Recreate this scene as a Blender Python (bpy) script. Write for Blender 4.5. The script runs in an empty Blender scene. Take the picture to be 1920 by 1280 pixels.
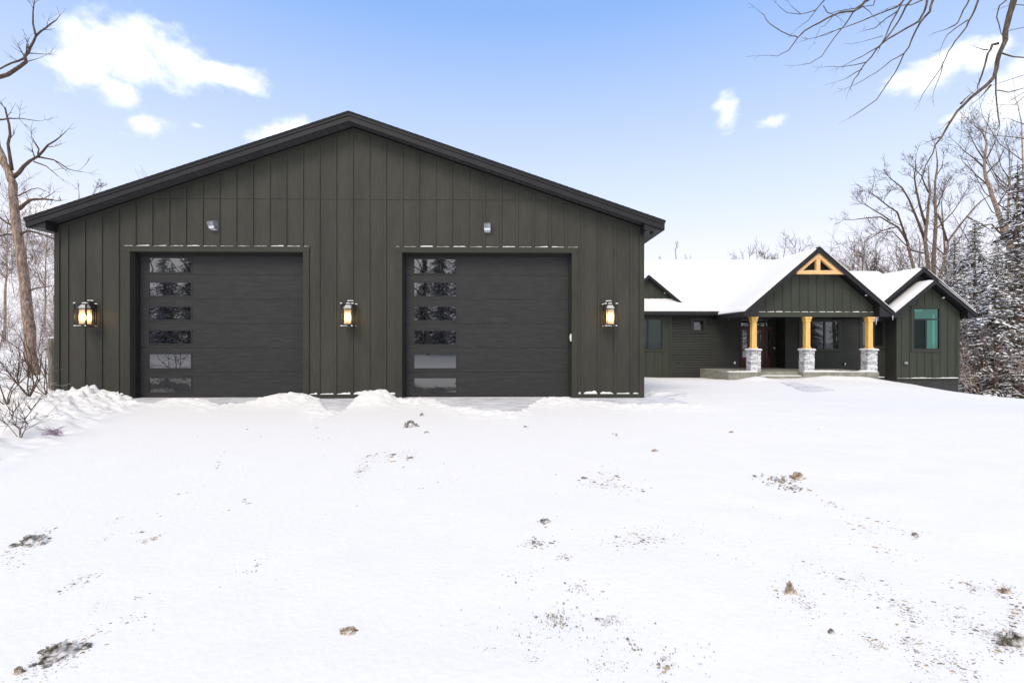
import bpy, math, random
import numpy as np
from mathutils import Vector, Matrix

# ------------------------------------------------------------------ basics
D, HC, F = 12.0, 1.40, 907.0
TH = math.atan(16/907)
CAM = Vector((0, -D, HC))
FW = Vector((math.sin(TH), math.cos(TH), 0)); RT = Vector((math.cos(TH), -math.sin(TH), 0))
scene = bpy.context.scene
col = scene.collection

def ray(px, py):
    return FW + RT*((px-960)/F) + Vector((0, 0, (640-py)/F))
def P(px, py, Y):                       # world point on the plane y=Y seen at a photo pixel
    d = ray(px, py); t = (Y+D)/d.y
    return CAM + d*t
def XZ(px, py, Y):
    p = P(px, py, Y); return p.x, p.z

class MB:
    def __init__(s): s.v = []; s.f = []; s.mi = []
    def add(s, vs, fs, m=0):
        o = len(s.v); s.v.extend([tuple(v) for v in vs])
        for f in fs: s.f.append(tuple(i+o for i in f)); s.mi.append(m)
    def box(s, x0, x1, y0, y1, z0, z1, m=0):
        if x0 > x1: x0, x1 = x1, x0
        if y0 > y1: y0, y1 = y1, y0
        if z0 > z1: z0, z1 = z1, z0
        s.add([(x0,y0,z0),(x1,y0,z0),(x1,y1,z0),(x0,y1,z0),(x0,y0,z1),(x1,y0,z1),(x1,y1,z1),(x0,y1,z1)],
              [(0,3,2,1),(4,5,6,7),(0,1,5,4),(1,2,6,5),(2,3,7,6),(3,0,4,7)], m)
    def prism(s, poly, y0, y1, m=0):    # poly in xz, counter-clockwise seen from -y
        n = len(poly)
        vs = [(x, y0, z) for x, z in poly]+[(x, y1, z) for x, z in poly]
        fs = [tuple(range(n)), tuple(range(2*n-1, n-1, -1))]
        for i in range(n):
            j = (i+1) % n; fs.append((i, i+n, j+n, j))
        s.add(vs, fs, m)
    def tube(s, pts, rs, n=6, m=0, cap=True):
        pts = [Vector(p) for p in pts]; k = len(pts)
        if k < 2: return
        o = len(s.v); prev = None
        for i, p in enumerate(pts):
            t = (pts[min(i+1, k-1)]-pts[max(i-1, 0)])
            if t.length < 1e-9: t = Vector((0, 0, 1))
            t.normalize()
            if prev is None:
                a = Vector((0, 1, 0)) if abs(t.y) < .8 else Vector((1, 0, 0))
                u = t.cross(a).normalized()
            else:
                u = (prev - t*prev.dot(t))
                u = u.normalized() if u.length > 1e-6 else t.orthogonal().normalized()
            prev = u; w = t.cross(u)
            for q in range(n):
                a = 2*math.pi*q/n
                c = p + (u*math.cos(a)+w*math.sin(a))*rs[i]
                s.v.append((c.x, c.y, c.z))
        for i in range(k-1):
            for q in range(n):
                r = (q+1) % n
                s.f.append((o+i*n+q, o+i*n+r, o+(i+1)*n+r, o+(i+1)*n+q)); s.mi.append(m)
        if cap:
            s.f.append(tuple(o+q for q in range(n))[::-1]); s.mi.append(m)
            s.f.append(tuple(o+(k-1)*n+q for q in range(n))); s.mi.append(m)
    def build(s, name, mats, parent=None, smooth=False, loc=None):
        me = bpy.data.meshes.new(name)
        me.from_pydata(s.v, [], s.f)
        if not isinstance(mats, (list, tuple)): mats = [mats]
        for m in mats: me.materials.append(m)
        if len(mats) > 1: me.polygons.foreach_set('material_index', s.mi)
        if smooth: me.polygons.foreach_set('use_smooth', [True]*len(s.f))
        me.validate(); me.update()
        o = bpy.data.objects.new(name, me); col.objects.link(o)
        if parent is not None: o.parent = parent
        if loc is not None: o.location = loc
        return o

def tag(o, label=None, cat=None, group=None, kind=None):
    if label: o['label'] = label
    if cat: o['category'] = cat
    if group: o['group'] = group
    if kind: o['kind'] = kind
    return o
def empty(name, label, cat, loc=(0,0,0), group=None):
    o = bpy.data.objects.new(name, None); col.objects.link(o); o.location = loc
    o.empty_display_size = .2
    return tag(o, label, cat, group)

# ------------------------------------------------------------------ materials
def mat(name):
    m = bpy.data.materials.new(name); m.use_nodes = True
    nt = m.node_tree; return m, nt, nt.nodes, nt.links, nt.nodes['Principled BSDF']
def N(nt, t, **kw):
    n = nt.nodes.new(t)
    for k, v in kw.items():
        if k.startswith('i_'): n.inputs[k[2:].replace('_', ' ')].default_value = v
        else: setattr(n, k, v)
    return n
def ramp(nt, stops):
    r = nt.nodes.new('ShaderNodeValToRGB'); e = r.color_ramp.elements
    while len(e) < len(stops): e.new(.5)
    for q, (p, c) in zip(e, stops):
        q.position = p; q.color = (*c, 1) if len(c) == 3 else c
    return r
def noise_mat(name, c1, c2, scale=(1,1,1), ns=6, rough=.7, bump=.0, bscale=None, spec=.3, detail=6, lo=.35, hi=.65, dist=.01, metal=0):
    m, nt, nd, lk, b = mat(name)
    tc = N(nt, 'ShaderNodeTexCoord'); mp = N(nt, 'ShaderNodeMapping'); mp.inputs['Scale'].default_value = scale
    lk.new(tc.outputs['Object'], mp.inputs['Vector'])
    n = N(nt, 'ShaderNodeTexNoise'); n.inputs['Scale'].default_value = ns; n.inputs['Detail'].default_value = detail
    n.inputs['Roughness'].default_value = .65
    lk.new(mp.outputs[0], n.inputs['Vector'])
    r = ramp(nt, [(lo, c1), (hi, c2)]); lk.new(n.outputs['Fac'], r.inputs['Fac'])
    lk.new(r.outputs['Color'], b.inputs['Base Color'])
    b.inputs['Roughness'].default_value = rough; b.inputs['Specular IOR Level'].default_value = spec
    b.inputs['Metallic'].default_value = metal
    if bump:
        bn = N(nt, 'ShaderNodeTexNoise'); bn.inputs['Scale'].default_value = bscale or ns*3; bn.inputs['Detail'].default_value = 5
        lk.new(mp.outputs[0], bn.inputs['Vector'])
        bp = N(nt, 'ShaderNodeBump'); bp.inputs['Strength'].default_value = bump; bp.inputs['Distance'].default_value = dist
        lk.new(bn.outputs['Fac'], bp.inputs['Height']); lk.new(bp.outputs[0], b.inputs['Normal'])
    return m
def siding_mat(name, base, var=.16, vertical=True, patch=.12):
    m, nt, nd, lk, b = mat(name)
    tc = N(nt, 'ShaderNodeTexCoord'); mp = N(nt, 'ShaderNodeMapping')
    mp.inputs['Scale'].default_value = (28, 28, 1.3) if vertical else (1.1, 20, 30)
    lk.new(tc.outputs['Object'], mp.inputs['Vector'])
    n = N(nt, 'ShaderNodeTexNoise'); n.inputs['Scale'].default_value = 1.6; n.inputs['Detail'].default_value = 8; n.inputs['Roughness'].default_value = .7
    n.inputs['Distortion'].default_value = .25
    lk.new(mp.outputs[0], n.inputs['Vector'])
    n2 = N(nt, 'ShaderNodeTexNoise'); n2.inputs['Scale'].default_value = .9; n2.inputs['Detail'].default_value = 4
    mp2 = N(nt, 'ShaderNodeMapping'); mp2.inputs['Scale'].default_value = (2.4, 1, .6) if vertical else (.5, 1, 2)
    lk.new(tc.outputs['Object'], mp2.inputs['Vector']); lk.new(mp2.outputs[0], n2.inputs['Vector'])
    lo = tuple(c*(1-var) for c in base); hi = tuple(c*(1+var*1.2) for c in base)
    r = ramp(nt, [(.3, lo), (.7, hi)]); lk.new(n.outputs['Fac'], r.inputs['Fac'])
    r2 = ramp(nt, [(.3, (1-patch,)*3), (.7, (1+patch,)*3)]); lk.new(n2.outputs['Fac'], r2.inputs['Fac'])
    mx = N(nt, 'ShaderNodeMix', data_type='RGBA', blend_type='MULTIPLY'); mx.inputs[0].default_value = 1
    lk.new(r.outputs['Color'], mx.inputs[6]); lk.new(r2.outputs['Color'], mx.inputs[7])
    lk.new(mx.outputs[2], b.inputs['Base Color'])
    b.inputs['Roughness'].default_value = .62; b.inputs['Specular IOR Level'].default_value = .28
    bp = N(nt, 'ShaderNodeBump'); bp.inputs['Strength'].default_value = .35; bp.inputs['Distance'].default_value = .004
    lk.new(n.outputs['Fac'], bp.inputs['Height']); lk.new(bp.outputs[0], b.inputs['Normal'])
    return m
def flat(name, c, rough=.5, spec=.4, metal=0, emit=None, es=1):
    m, nt, nd, lk, b = mat(name)
    b.inputs['Base Color'].default_value = (*c, 1); b.inputs['Roughness'].default_value = rough
    b.inputs['Specular IOR Level'].default_value = spec; b.inputs['Metallic'].default_value = metal
    if emit: b.inputs['Emission Color'].default_value = (*emit, 1); b.inputs['Emission Strength'].default_value = es
    return m

M = {}
M['olive'] = siding_mat('olive_siding', (.0425, .042, .0335), .26, True, .17)
M['olive_trim'] = siding_mat('olive_trim', (.038, .039, .030), .16, False, .1)
M['green'] = siding_mat('green_siding', (.040, .045, .033), .2)
M['green_trim'] = siding_mat('green_trim', (.040, .045, .034), .12, False)
M['lap'] = siding_mat('dark_lap_siding', (.034, .035, .031), .18, False)
M['fascia'] = noise_mat('charcoal_fascia', (.014, .0135, .016), (.020, .019, .022), (1,1,1), 3, .5, .05)
M['soffit'] = noise_mat('soffit_metal', (.05, .05, .056), (.066, .066, .072), (1,1,1), 3, .5)
M['shingle'] = noise_mat('asphalt_shingle', (.012, .013, .018), (.035, .036, .045), (1,1,1), 30, .9, .6, 60)
M['dark'] = flat('black_metal', (.012, .012, .014), .4, .5)
M['frame'] = flat('window_frame_black', (.014, .014, .016), .45, .4)
M['wood'] = noise_mat('cedar_timber', (.70, .40, .10), (.92, .61, .21), (6, 6, .7), 3, .55, .25, 12, .3)
M['woodh'] = noise_mat('cedar_timber_across', (.70, .40, .16), (.92, .60, .30), (.7, 6, 6), 3, .55, .25, 12, .3)
M['foundation'] = noise_mat('painted_foundation', (.034, .034, .035), (.048, .048, .049), (1,1,1), 4, .8, .2, 20)
M['concrete'] = noise_mat('porch_concrete', (.20, .20, .165), (.34, .33, .28), (1,1,1.5), 4, .85, .3, 30)
M['mahogany'] = noise_mat('red_brown_door', (.055, .014, .010), (.10, .028, .018), (8, 8, .8), 3, .35, .1)
M['white_metal'] = flat('white_plastic', (.8, .8, .8), .4)
M['steel'] = noise_mat('brushed_grey_metal', (.22, .23, .26), (.42, .43, .47), (1,1,1), 8, .35, 0, metal=.6)
M['lens'] = flat('lamp_lens', (.75, .78, .82), .15, .6)
M['ac'] = flat('grey_condenser_paint', (.16, .165, .17), .5)
M['post'] = noise_mat('weathered_post', (.10, .085, .07), (.30, .27, .24), (8, 8, 1), 4, .9, .8, 12, .1)

def glass_mat(name, base, f0_ior=2.2, rough=.015):
    m, nt, nd, lk, b = mat(name)
    b.inputs['Base Color'].default_value = (*base, 1); b.inputs['Roughness'].default_value = rough
    b.inputs['IOR'].default_value = f0_ior
    return m
M['glass'] = glass_mat('tinted_door_glass', (.004, .004, .005), 2.5)
M['hglass'] = glass_mat('house_window_glass', (.006, .008, .009), 1.9)
def see_glass(name, tint, refl=.16, gc=(.85, 1, .97, 1)):
    m, nt, nd, lk, b = mat(name)
    nd.remove(b); out = nd['Material Output']
    t = N(nt, 'ShaderNodeBsdfTransparent'); t.inputs[0].default_value = (*tint, 1)
    g = N(nt, 'ShaderNodeBsdfGlossy'); g.inputs['Roughness'].default_value = .02; g.inputs['Color'].default_value = gc
    mx = N(nt, 'ShaderNodeMixShader'); mx.inputs[0].default_value = refl
    lk.new(t.outputs[0], mx.inputs[1]); lk.new(g.outputs[0], mx.inputs[2]); lk.new(mx.outputs[0], out.inputs[0])
    return m
M['teal'] = see_glass('clear_teal_glass', (.58, .80, .76), .15, (.38, .68, .60, 1))
M['room'] = flat('pale_room_wall', (.62, .78, .74), .8)
M['roomwarm'] = flat('warm_room_wall', (.32, .22, .13), .8)
M['roomdark'] = flat('dark_room', (.05, .05, .05), .8)

# garage door skin: charcoal steel with embossed horizontal grain
def door_mat():
    m, nt, nd, lk, b = mat('charcoal_door_steel')
    tc = N(nt, 'ShaderNodeTexCoord')
    def nz(sc, s, det=5, rot=0):
        mp = N(nt, 'ShaderNodeMapping'); mp.inputs['Scale'].default_value = sc
        lk.new(tc.outputs['Object'], mp.inputs['Vector'])
        n = N(nt, 'ShaderNodeTexNoise'); n.inputs['Scale'].default_value = s; n.inputs['Detail'].default_value = det
        n.inputs['Roughness'].default_value = .7; lk.new(mp.outputs[0], n.inputs['Vector']); return n
    n = nz((1.6, 1, 34), 1.5); n2 = nz((2.2, 1, 18), 1.2, 3)
    r = ramp(nt, [(.32, (.026, .026, .0265)), (.62, (.0305, .0305, .0315)), (.80, (.046, .046, .047))])
    lk.new(n.outputs['Fac'], r.inputs['Fac'])
    r2 = ramp(nt, [(.40, (.88,)*3), (.66, (1.2,)*3)]); lk.new(n2.outputs['Fac'], r2.inputs['Fac'])
    mx = N(nt, 'ShaderNodeMix', data_type='RGBA', blend_type='MULTIPLY'); mx.inputs[0].default_value = 1
    lk.new(r.outputs['Color'], mx.inputs[6]); lk.new(r2.outputs['Color'], mx.inputs[7])
    lk.new(mx.outputs[2], b.inputs['Base Color'])
    b.inputs['Roughness'].default_value = .55; b.inputs['Specular IOR Level'].default_value = .3
    bp = N(nt, 'ShaderNodeBump'); bp.inputs['Strength'].default_value = .5; bp.inputs['Distance'].default_value = .004
    lk.new(n.outputs['Fac'], bp.inputs['Height']); lk.new(bp.outputs[0], b.inputs['Normal'])
    return m
M['door'] = door_mat()

def snow_mat(name, rough_bump=.25, base=(.815, .79, .765), patches=False):
    m, nt, nd, lk, b = mat(name)
    tc = N(nt, 'ShaderNodeTexCoord')
    n = N(nt, 'ShaderNodeTexNoise'); n.inputs['Scale'].default_value = 3; n.inputs['Detail'].default_value = 8; n.inputs['Roughness'].default_value = .6
    lk.new(tc.outputs['Object'], n.inputs['Vector'])
    r = ramp(nt, [(.25, tuple(c*.975 for c in base)), (.7, base)]); lk.new(n.outputs['Fac'], r.inputs['Fac'])
    lk.new(r.outputs['Color'], b.inputs['Base Color'])
    b.inputs['Roughness'].default_value = .75; b.inputs['Specular IOR Level'].default_value = .15
    bn = N(nt, 'ShaderNodeTexNoise'); bn.inputs['Scale'].default_value = 22; bn.inputs['Detail'].default_value = 7
    lk.new(tc.outputs['Object'], bn.inputs['Vector'])
    bp = N(nt, 'ShaderNodeBump'); bp.inputs['Strength'].default_value = rough_bump; bp.inputs['Distance'].default_value = .02
    lk.new(bn.outputs['Fac'], bp.inputs['Height']); lk.new(bp.outputs[0], b.inputs['Normal'])
    return m
M['snow'] = snow_mat('ground_snow')
M['rsnow'] = snow_mat('roof_snow', .15, (.80, .785, .775))
M['ice'] = noise_mat('packed_ice_concrete', (.44, .43, .45), (.82, .81, .82), (.7, 2.2, 1), 2.6, .5, .2, 14, .4, 8, .34, .56)
M['ice2'] = noise_mat('trodden_snow', (.44, .43, .46), (.80, .785, .775), (.7, 2.2, 1), 2.0, .6, .2, 14, .3, 8, .34, .58)
M['clod'] = noise_mat('dirty_snow_clod', (.10, .085, .07), (.72, .70, .68), (1,1,1), 18, .9, .8, 40, .1, 6, .42, .60)
M['clodtan'] = noise_mat('tan_clay_clod', (.24, .17, .11), (.66, .60, .54), (1,1,1), 16, .9, .8, 40, .1, 6, .42, .62)
M['grit_dark'] = flat('dark_grit', (.22, .20, .18), .9, .1)
M['grit_tan'] = flat('tan_leaf_litter', (.44, .34, .24), .9, .1)
M['grit_grey'] = flat('grey_icy_grit', (.56, .55, .57), .7, .2)

def bark_mat(name, c1, c2, snow=.55, amount=.5, cov=6):
    m, nt, nd, lk, b = mat(name)
    tc = N(nt, 'ShaderNodeTexCoord'); g = N(nt, 'ShaderNodeNewGeometry')
    mp = N(nt, 'ShaderNodeMapping'); mp.inputs['Scale'].default_value = (9, 9, 2.5)
    lk.new(tc.outputs['Object'], mp.inputs['Vector'])
    n = N(nt, 'ShaderNodeTexNoise'); n.inputs['Scale'].default_value = 2; n.inputs['Detail'].default_value = 6
    lk.new(mp.outputs[0], n.inputs['Vector'])
    r = ramp(nt, [(.35, c1), (.65, c2)]); lk.new(n.outputs['Fac'], r.inputs['Fac'])
    sx = N(nt, 'ShaderNodeSeparateXYZ'); lk.new(g.outputs['Normal'], sx.inputs[0])
    n2 = N(nt, 'ShaderNodeTexNoise'); n2.inputs['Scale'].default_value = cov; n2.inputs['Detail'].default_value = 3
    lk.new(tc.outputs['Object'], n2.inputs['Vector'])
    ad = N(nt, 'ShaderNodeMath', operation='MULTIPLY_ADD'); ad.inputs[1].default_value = 1.2; ad.inputs[2].default_value = -.6+amount-.5
    lk.new(n2.outputs['Fac'], ad.inputs[0])
    s = N(nt, 'ShaderNodeMath', operation='ADD'); lk.new(sx.outputs['Z'], s.inputs[0]); lk.new(ad.outputs[0], s.inputs[1])
    mr = N(nt, 'ShaderNodeMapRange'); mr.inputs[1].default_value = snow; mr.inputs[2].default_value = snow+.12
    lk.new(s.outputs[0], mr.inputs[0])
    mx = N(nt, 'ShaderNodeMix', data_type='RGBA'); lk.new(mr.outputs[0], mx.inputs[0])
    lk.new(r.outputs['Color'], mx.inputs[6]); mx.inputs[7].default_value = (.86, .87, .9, 1)
    lk.new(mx.outputs[2], b.inputs['Base Color']); b.inputs['Roughness'].default_value = .9; b.inputs['Specular IOR Level'].default_value = .1
    bp = N(nt, 'ShaderNodeBump'); bp.inputs['Strength'].default_value = .8; bp.inputs['Distance'].default_value = .02
    lk.new(n.outputs['Fac'], bp.inputs['Height']); lk.new(bp.outputs[0], b.inputs['Normal'])
    return m
M['bark'] = bark_mat('grey_brown_bark', (.10, .072, .055), (.30, .235, .19), .8, .35)
M['barkwarm'] = bark_mat('warm_brown_bark', (.17, .115, .085), (.44, .34, .27), .75, .4)
M['twig'] = bark_mat('twig_bark', (.075, .052, .04), (.16, .115, .09), .75, .4)
M['twigsnow'] = bark_mat('snowy_twig_bark', (.13, .08, .06), (.26, .17, .135), .5, .5, 3)
M['thick'] = bark_mat('reddish_brush_bark', (.13, .07, .05), (.30, .18, .14), .5, .5, 3)
M['thick2'] = bark_mat('far_brush_bark', (.12, .085, .07), (.24, .175, .145), .8, .4, 3)
M['near'] = bark_mat('near_branch_bark', (.055, .042, .034), (.17, .135, .10), .85, .3)
M['needle'] = noise_mat('spruce_needles', (.055, .054, .038), (.17, .14, .10), (1,1,1), 2.2, .9, 0, spec=.1)
M['needlebrown'] = noise_mat('brown_underbrush', (.08, .055, .04), (.16, .12, .085), (1,1,1), 2, .9, 0, spec=.1)
M['tsnow'] = flat('tree_snow', (.88, .89, .92), .8, .1)

# stone veneer
def stone_mat():
    m, nt, nd, lk, b = mat('grey_ledge_stone')
    tc = N(nt, 'ShaderNodeTexCoord'); mp = N(nt, 'ShaderNodeMapping'); mp.inputs['Scale'].default_value = (4, 4, 11)
    lk.new(tc.outputs['Object'], mp.inputs['Vector'])
    v = N(nt, 'ShaderNodeTexVoronoi'); v.inputs['Scale'].default_value = 1.0; lk.new(mp.outputs[0], v.inputs['Vector'])
    n = N(nt, 'ShaderNodeTexNoise'); n.inputs['Scale'].default_value = 14; n.inputs['Detail'].default_value = 6
    lk.new(tc.outputs['Object'], n.inputs['Vector'])
    mxf = N(nt, 'ShaderNodeMath', operation='MULTIPLY_ADD'); mxf.inputs[1].default_value = .35
    sp = N(nt, 'ShaderNodeSeparateColor'); lk.new(v.outputs['Color'], sp.inputs[0])
    lk.new(sp.outputs[0], mxf.inputs[0])
    ms = N(nt, 'ShaderNodeMath', operation='MULTIPLY'); ms.inputs[1].default_value = .75; lk.new(n.outputs['Fac'], ms.inputs[0])
    lk.new(ms.outputs[0], mxf.inputs[2])
    r = ramp(nt, [(.22, (.16, .16, .175)), (.45, (.46, .46, .48)), (.7, (.84, .84, .86))]); lk.new(mxf.outputs[0], r.inputs['Fac'])
    lk.new(r.outputs['Color'], b.inputs['Base Color']); b.inputs['Roughness'].default_value = .9
    bp = N(nt, 'ShaderNodeBump'); bp.inputs['Strength'].default_value = .7; bp.inputs['Distance'].default_value = .02
    lk.new(n.outputs['Fac'], bp.inputs['Height']); lk.new(bp.outputs[0], b.inputs['Normal'])
    return m
M['stone'] = stone_mat()

# ------------------------------------------------------------------ noise + terrain
def vnoise(x, y, seed=0):
    xi = np.floor(x).astype(np.int64); yi = np.floor(y).astype(np.int64)
    fx = x-xi; fy = y-yi; fx = fx*fx*(3-2*fx); fy = fy*fy*(3-2*fy)
    def h(a, b):
        n = (a*374761393 + b*668265263 + seed*1442695041) & 0xffffffff
        n = ((n ^ (n >> 13))*1274126177) & 0xffffffff
        return ((n ^ (n >> 16)) & 0xffff)/65535.0
    return (h(xi, yi)*(1-fx)+h(xi+1, yi)*fx)*(1-fy)+(h(xi, yi+1)*(1-fx)+h(xi+1, yi+1)*fx)*fy
def fbm(x, y, o=4, seed=0):
    s = 0; a = .5
    for i in range(o):
        s = s+a*(vnoise(x*2**i, y*2**i, seed+i)-.5); a *= .55
    return s
def sstep(a, b, x):
    t = np.clip((x-a)/(b-a), 0, 1); return t*t*(3-2*t)

ctrl = []
def cp(px, py, Y, dz=0): p = P(px, py, Y); ctrl.append((p.x, p.y, p.z+dz))
for X in (-11, -7, -3, 1, 4): ctrl.append((X, 0, 0)); ctrl.append((X, -4, 0))
for X in (-8, 0, 8): ctrl.append((X, -9, 0)); ctrl.append((X, -14, 0)); ctrl.append((X, -25, .1))
for X in (-60, -20, 20, 60, 100): ctrl.append((X, -60, .6 if X < 50 else 0))
cp(1230, 709, 11.3); cp(1350, 710, 11); cp(1430, 713, 8.2); cp(1600, 711, 8.4); cp(1660, 714, 11)
cp(1684, 719, 10.8); cp(1798, 749, 10.9); cp(1798, 746, 9.8); cp(1835, 752, 10.9); cp(1745, 738, 10.7); cp(1860, 752, 8); cp(1905, 751, 4.5); cp(1350, 735, 2.5); cp(1600, 727, 3.5)
cp(1860, 739, 22); cp(1910, 737, 28); cp(1860, 700, 60, 0)
ctrl += [(20, -6, -.1), (14, -2, -.1), (40, 0, -1.6), (60, 40, -3.5), (30, 70, -3), (10, 30, -1.2), (0, 15, -.2), (0, 60, 0)]
cp(62, 706, 5.5); cp(20, 700, 8); cp(90, 640, 20); cp(40, 566, 36); cp(95, 560, 40)
ctrl += [(-45, 20, 2.5), (-30, -5, .6), (-14, -2, .15), (-70, 10, 3), (-50, 60, 6), (-20, 60, 4), (-20, 20, 1.2), (-11.5, 4, .1)]
CT = np.array(ctrl); K = len(CT)
def tps(r2): return np.where(r2 > 1e-9, .5*r2*np.log(np.maximum(r2, 1e-9)), 0)
A = np.zeros((K+3, K+3))
A[:K, :K] = tps(((CT[:, None, :2]-CT[None, :, :2])**2).sum(-1)) + np.eye(K)*.6
A[:K, K] = 1; A[:K, K+1:] = CT[:, :2]; A[K, :K] = 1; A[K+1:, :K] = CT[:, :2].T
W = np.linalg.solve(A, np.concatenate([CT[:, 2], np.zeros(3)]))
def base_h(x, y):
    s = W[K]+W[K+1]*x+W[K+2]*y
    for k in range(K): s = s+W[k]*tps((x-CT[k, 0])**2+(y-CT[k, 1])**2)
    flatm = sstep(13, 7, abs(x+3.5))*sstep(-14, -10, y)*sstep(6, 1.5, y)   # level pad by the garage
    return s*(1-flatm)

sil = [(60,748),(105,747),(150,743),(200,745),(240,750),(255,757),(275,758),(300,753),(330,747),(350,746),(385,750),(410,757),(440,757),(470,752),(500,743),(515,739),(560,737),(575,739),(598,744),(606,764),(620,769),(636,769),(646,760),(655,745),(680,733),(715,729),(730,734),(745,745),(760,748),(790,745),(812,747),(830,756),(870,763),(920,770),(975,771),(990,760),(1005,752),(1030,745),(1060,745),(1090,750),(1130,753),(1170,756),(1206,757),(1260,757)]
sx_, ss_, sd_ = [], [], []
for px, s in sil:
    dc = 10.9; hc = HC-(s-640)*dc/F
    if hc < .07: hc = .07; dc = (HC-hc)*F/(s-640)
    d = ray(px, 640); p = CAM+d*(dc/d.dot(FW))
    sx_.append(p.x); ss_.append(hc); sd_.append(p.y)
MOUNDS = []
for q_ in ((1418, 714, 7.6, .16, .7, .5), (1560, 713, 7.7, .16, 1.3, .5), (1625, 713, 7.8, .1, .6, .5)):
    p_ = P(q_[0], q_[1], q_[2]); MOUNDS.append((p_.x, p_.y, q_[3], q_[4], q_[5]))
def terrain(x, y):
    x = np.asarray(x, float); y = np.asarray(y, float)
    z = base_h(x, y) + .03
    rough = fbm(x*1.1, y*1.1, 4, 3)
    z = z+rough*.05*sstep(5, 9, np.hypot(x+3.5, y*.8)) + fbm(x*.25, y*.25, 3, 8)*.25*sstep(14, 40, np.hypot(x, y))
    # plowed crest in front of the doors
    xw = x + .16*fbm(x*5, y*5, 4, 21)
    hc = np.interp(xw, sx_, ss_); yc = np.interp(xw, sx_, sd_)+.07*fbm(x*6, x*0, 3, 5)
    hc = hc + .13*fbm(x*9, y*9, 5, 11) + .04*fbm(x*24, y*24, 3, 12)
    inx = sstep(-12.2, -10.9, x)*sstep(5.0, 3.3, x)
    d = y-yc
    crest = np.where(d < 0, (hc-.03)*np.exp(-(d/.75)**2), (hc-.03))
    z = z+crest*inx
    fall = sstep(.0, .16, d)*inx*sstep(.35, .05, y-.30)
    z = z*(1-fall) + (-.09)*fall
    for mx_, my_, ma, mr_x, mr_y in MOUNDS:
        z = z+ma*np.exp(-((x-mx_)/mr_x)**2-((y-my_)/mr_y)**2)*(1+.6*fbm(x*2.5, y*2.5, 3, 41))
    # left bank of thrown snow
    t = (x+5.2)*(-3.7)+(y+7.2)*(-1.6)          # >0 left of the bank's edge line
    t = t/math.hypot(3.7, 1.6)
    bank = sstep(-.3, 1.2, t)*sstep(-9.8, -7.5, y)*(.35*sstep(2.5, .2, y)+.65*sstep(-.2, -1.4, y))
    z = z+bank*(.03+.55*np.abs(fbm(x*1.3, y*1.3, 5, 31))+.42*1.5*(.2-np.abs(fbm(x*3.1, y*3.1, 4, 33)))+.34*np.abs(fbm(x*8, y*8, 4, 35)))
    return z
def gz(x, y): return float(terrain(np.array([x]), np.array([y]))[0])
def G(px, py):                       # where the view ray meets the snow
    d = ray(px, py); ts = np.concatenate([np.linspace(1.5, 14, 700), np.linspace(14, 80, 700)])
    xs = CAM.x+d.x*ts; ys = CAM.y+d.y*ts; zs = CAM.z+d.z*ts
    h = terrain(xs, ys); k = np.argmax(zs < h)
    if zs[k] >= h[k]: k = len(ts)-1
    return Vector((xs[k], ys[k], h[k]))

def rng_axis(segs):
    out = []
    for a, b, s in segs: out += list(np.arange(a, b-1e-6, s))
    out.append(segs[-1][1]); return np.array(out)
xs = rng_axis([(-150, -60, 6), (-60, -30, 1.5), (-30, -12.5, .25), (-12.5, 5.5, .045), (5.5, 25, .18), (25, 60, 1.5), (60, 150, 6)])
ys = rng_axis([(-120, -60, 6), (-60, -14, 1.5), (-14, -10.4, .2), (-10.4, -3, .06), (-3, .3, .03), (.3, 14, .2), (14, 50, 1), (50, 170, 6)])
XX, YY = np.meshgrid(xs, ys); ZZ = terrain(XX.ravel(), YY.ravel())
# keep the snow out of the building footprints
inside = (XX.ravel() > -10.9) & (XX.ravel() < 3.3) & (YY.ravel() > .5) & (YY.ravel() < 10.8)
ZZ = np.where(inside, -.3, ZZ)
nx, ny = len(xs), len(ys)
verts = np.stack([XX.ravel(), YY.ravel(), ZZ], 1)
ii = (np.arange(ny-1)[:, None]*nx+np.arange(nx-1)[None, :]).ravel()
faces = np.stack([ii, ii+1, ii+nx+1, ii+nx], 1)
me = bpy.data.meshes.new('snow_ground'); me.from_pydata(verts.tolist(), [], faces.tolist())
me.polygons.foreach_set('use_smooth', [True]*len(faces)); me.materials.append(M['snow']); me.update()
g = bpy.data.objects.new('snow_ground', me); col.objects.link(g); tag(g, kind='structure')

b = MB(); b.box(-11.2, 4.2, -2.9, .25, -.2, 0.0)
tag(b.build('concrete_apron', M['ice']), kind='structure')
def patch(name, poly, seed, lift=.006):
    """irregular flat sheet draped on the snow"""
    pts = [G(*p) for p in poly]; c = sum(pts, Vector())/len(pts)
    b = MB(); rr = random.Random(seed); ring = []
    n = len(pts)
    for i in range(n):
        for k in range(4):
            q = pts[i].lerp(pts[(i+1) % n], k/4)
            ring.append(q+(q-c)*rr.uniform(-.08, .10))
    vs = []
    R = 7
    for r in range(1, R+1):
        for q in ring:
            w = c.lerp(q, r/R); w.z = gz(w.x, w.y)+lift*(1 if r < R else -1.5)
            vs.append(w)
    m = len(ring); c2 = c.copy(); c2.z = gz(c.x, c.y)+lift; vs.append(c2)
    fs = [(len(vs)-1, i, (i+1) % m) for i in range(m)]
    for r in range(R-1):
        for i in range(m):
            j = (i+1) % m; fs.append((r*m+i, (r+1)*m+i, (r+1)*m+j, r*m+j))
    b.add(vs, fs)
    return tag(b.build(name, M['ice2'], smooth=True), kind='structure')
patch('driveway_ice', [(1211,742),(1222,736),(1250,734),(1285,736),(1300,741),(1275,746),(1240,750),(1215,752)], 1, .03)
patch('walkway', [(1462,718),(1480,717),(1505,719),(1550,727),(1568,733),(1548,736),(1512,736),(1484,727)], 2, .02)

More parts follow.
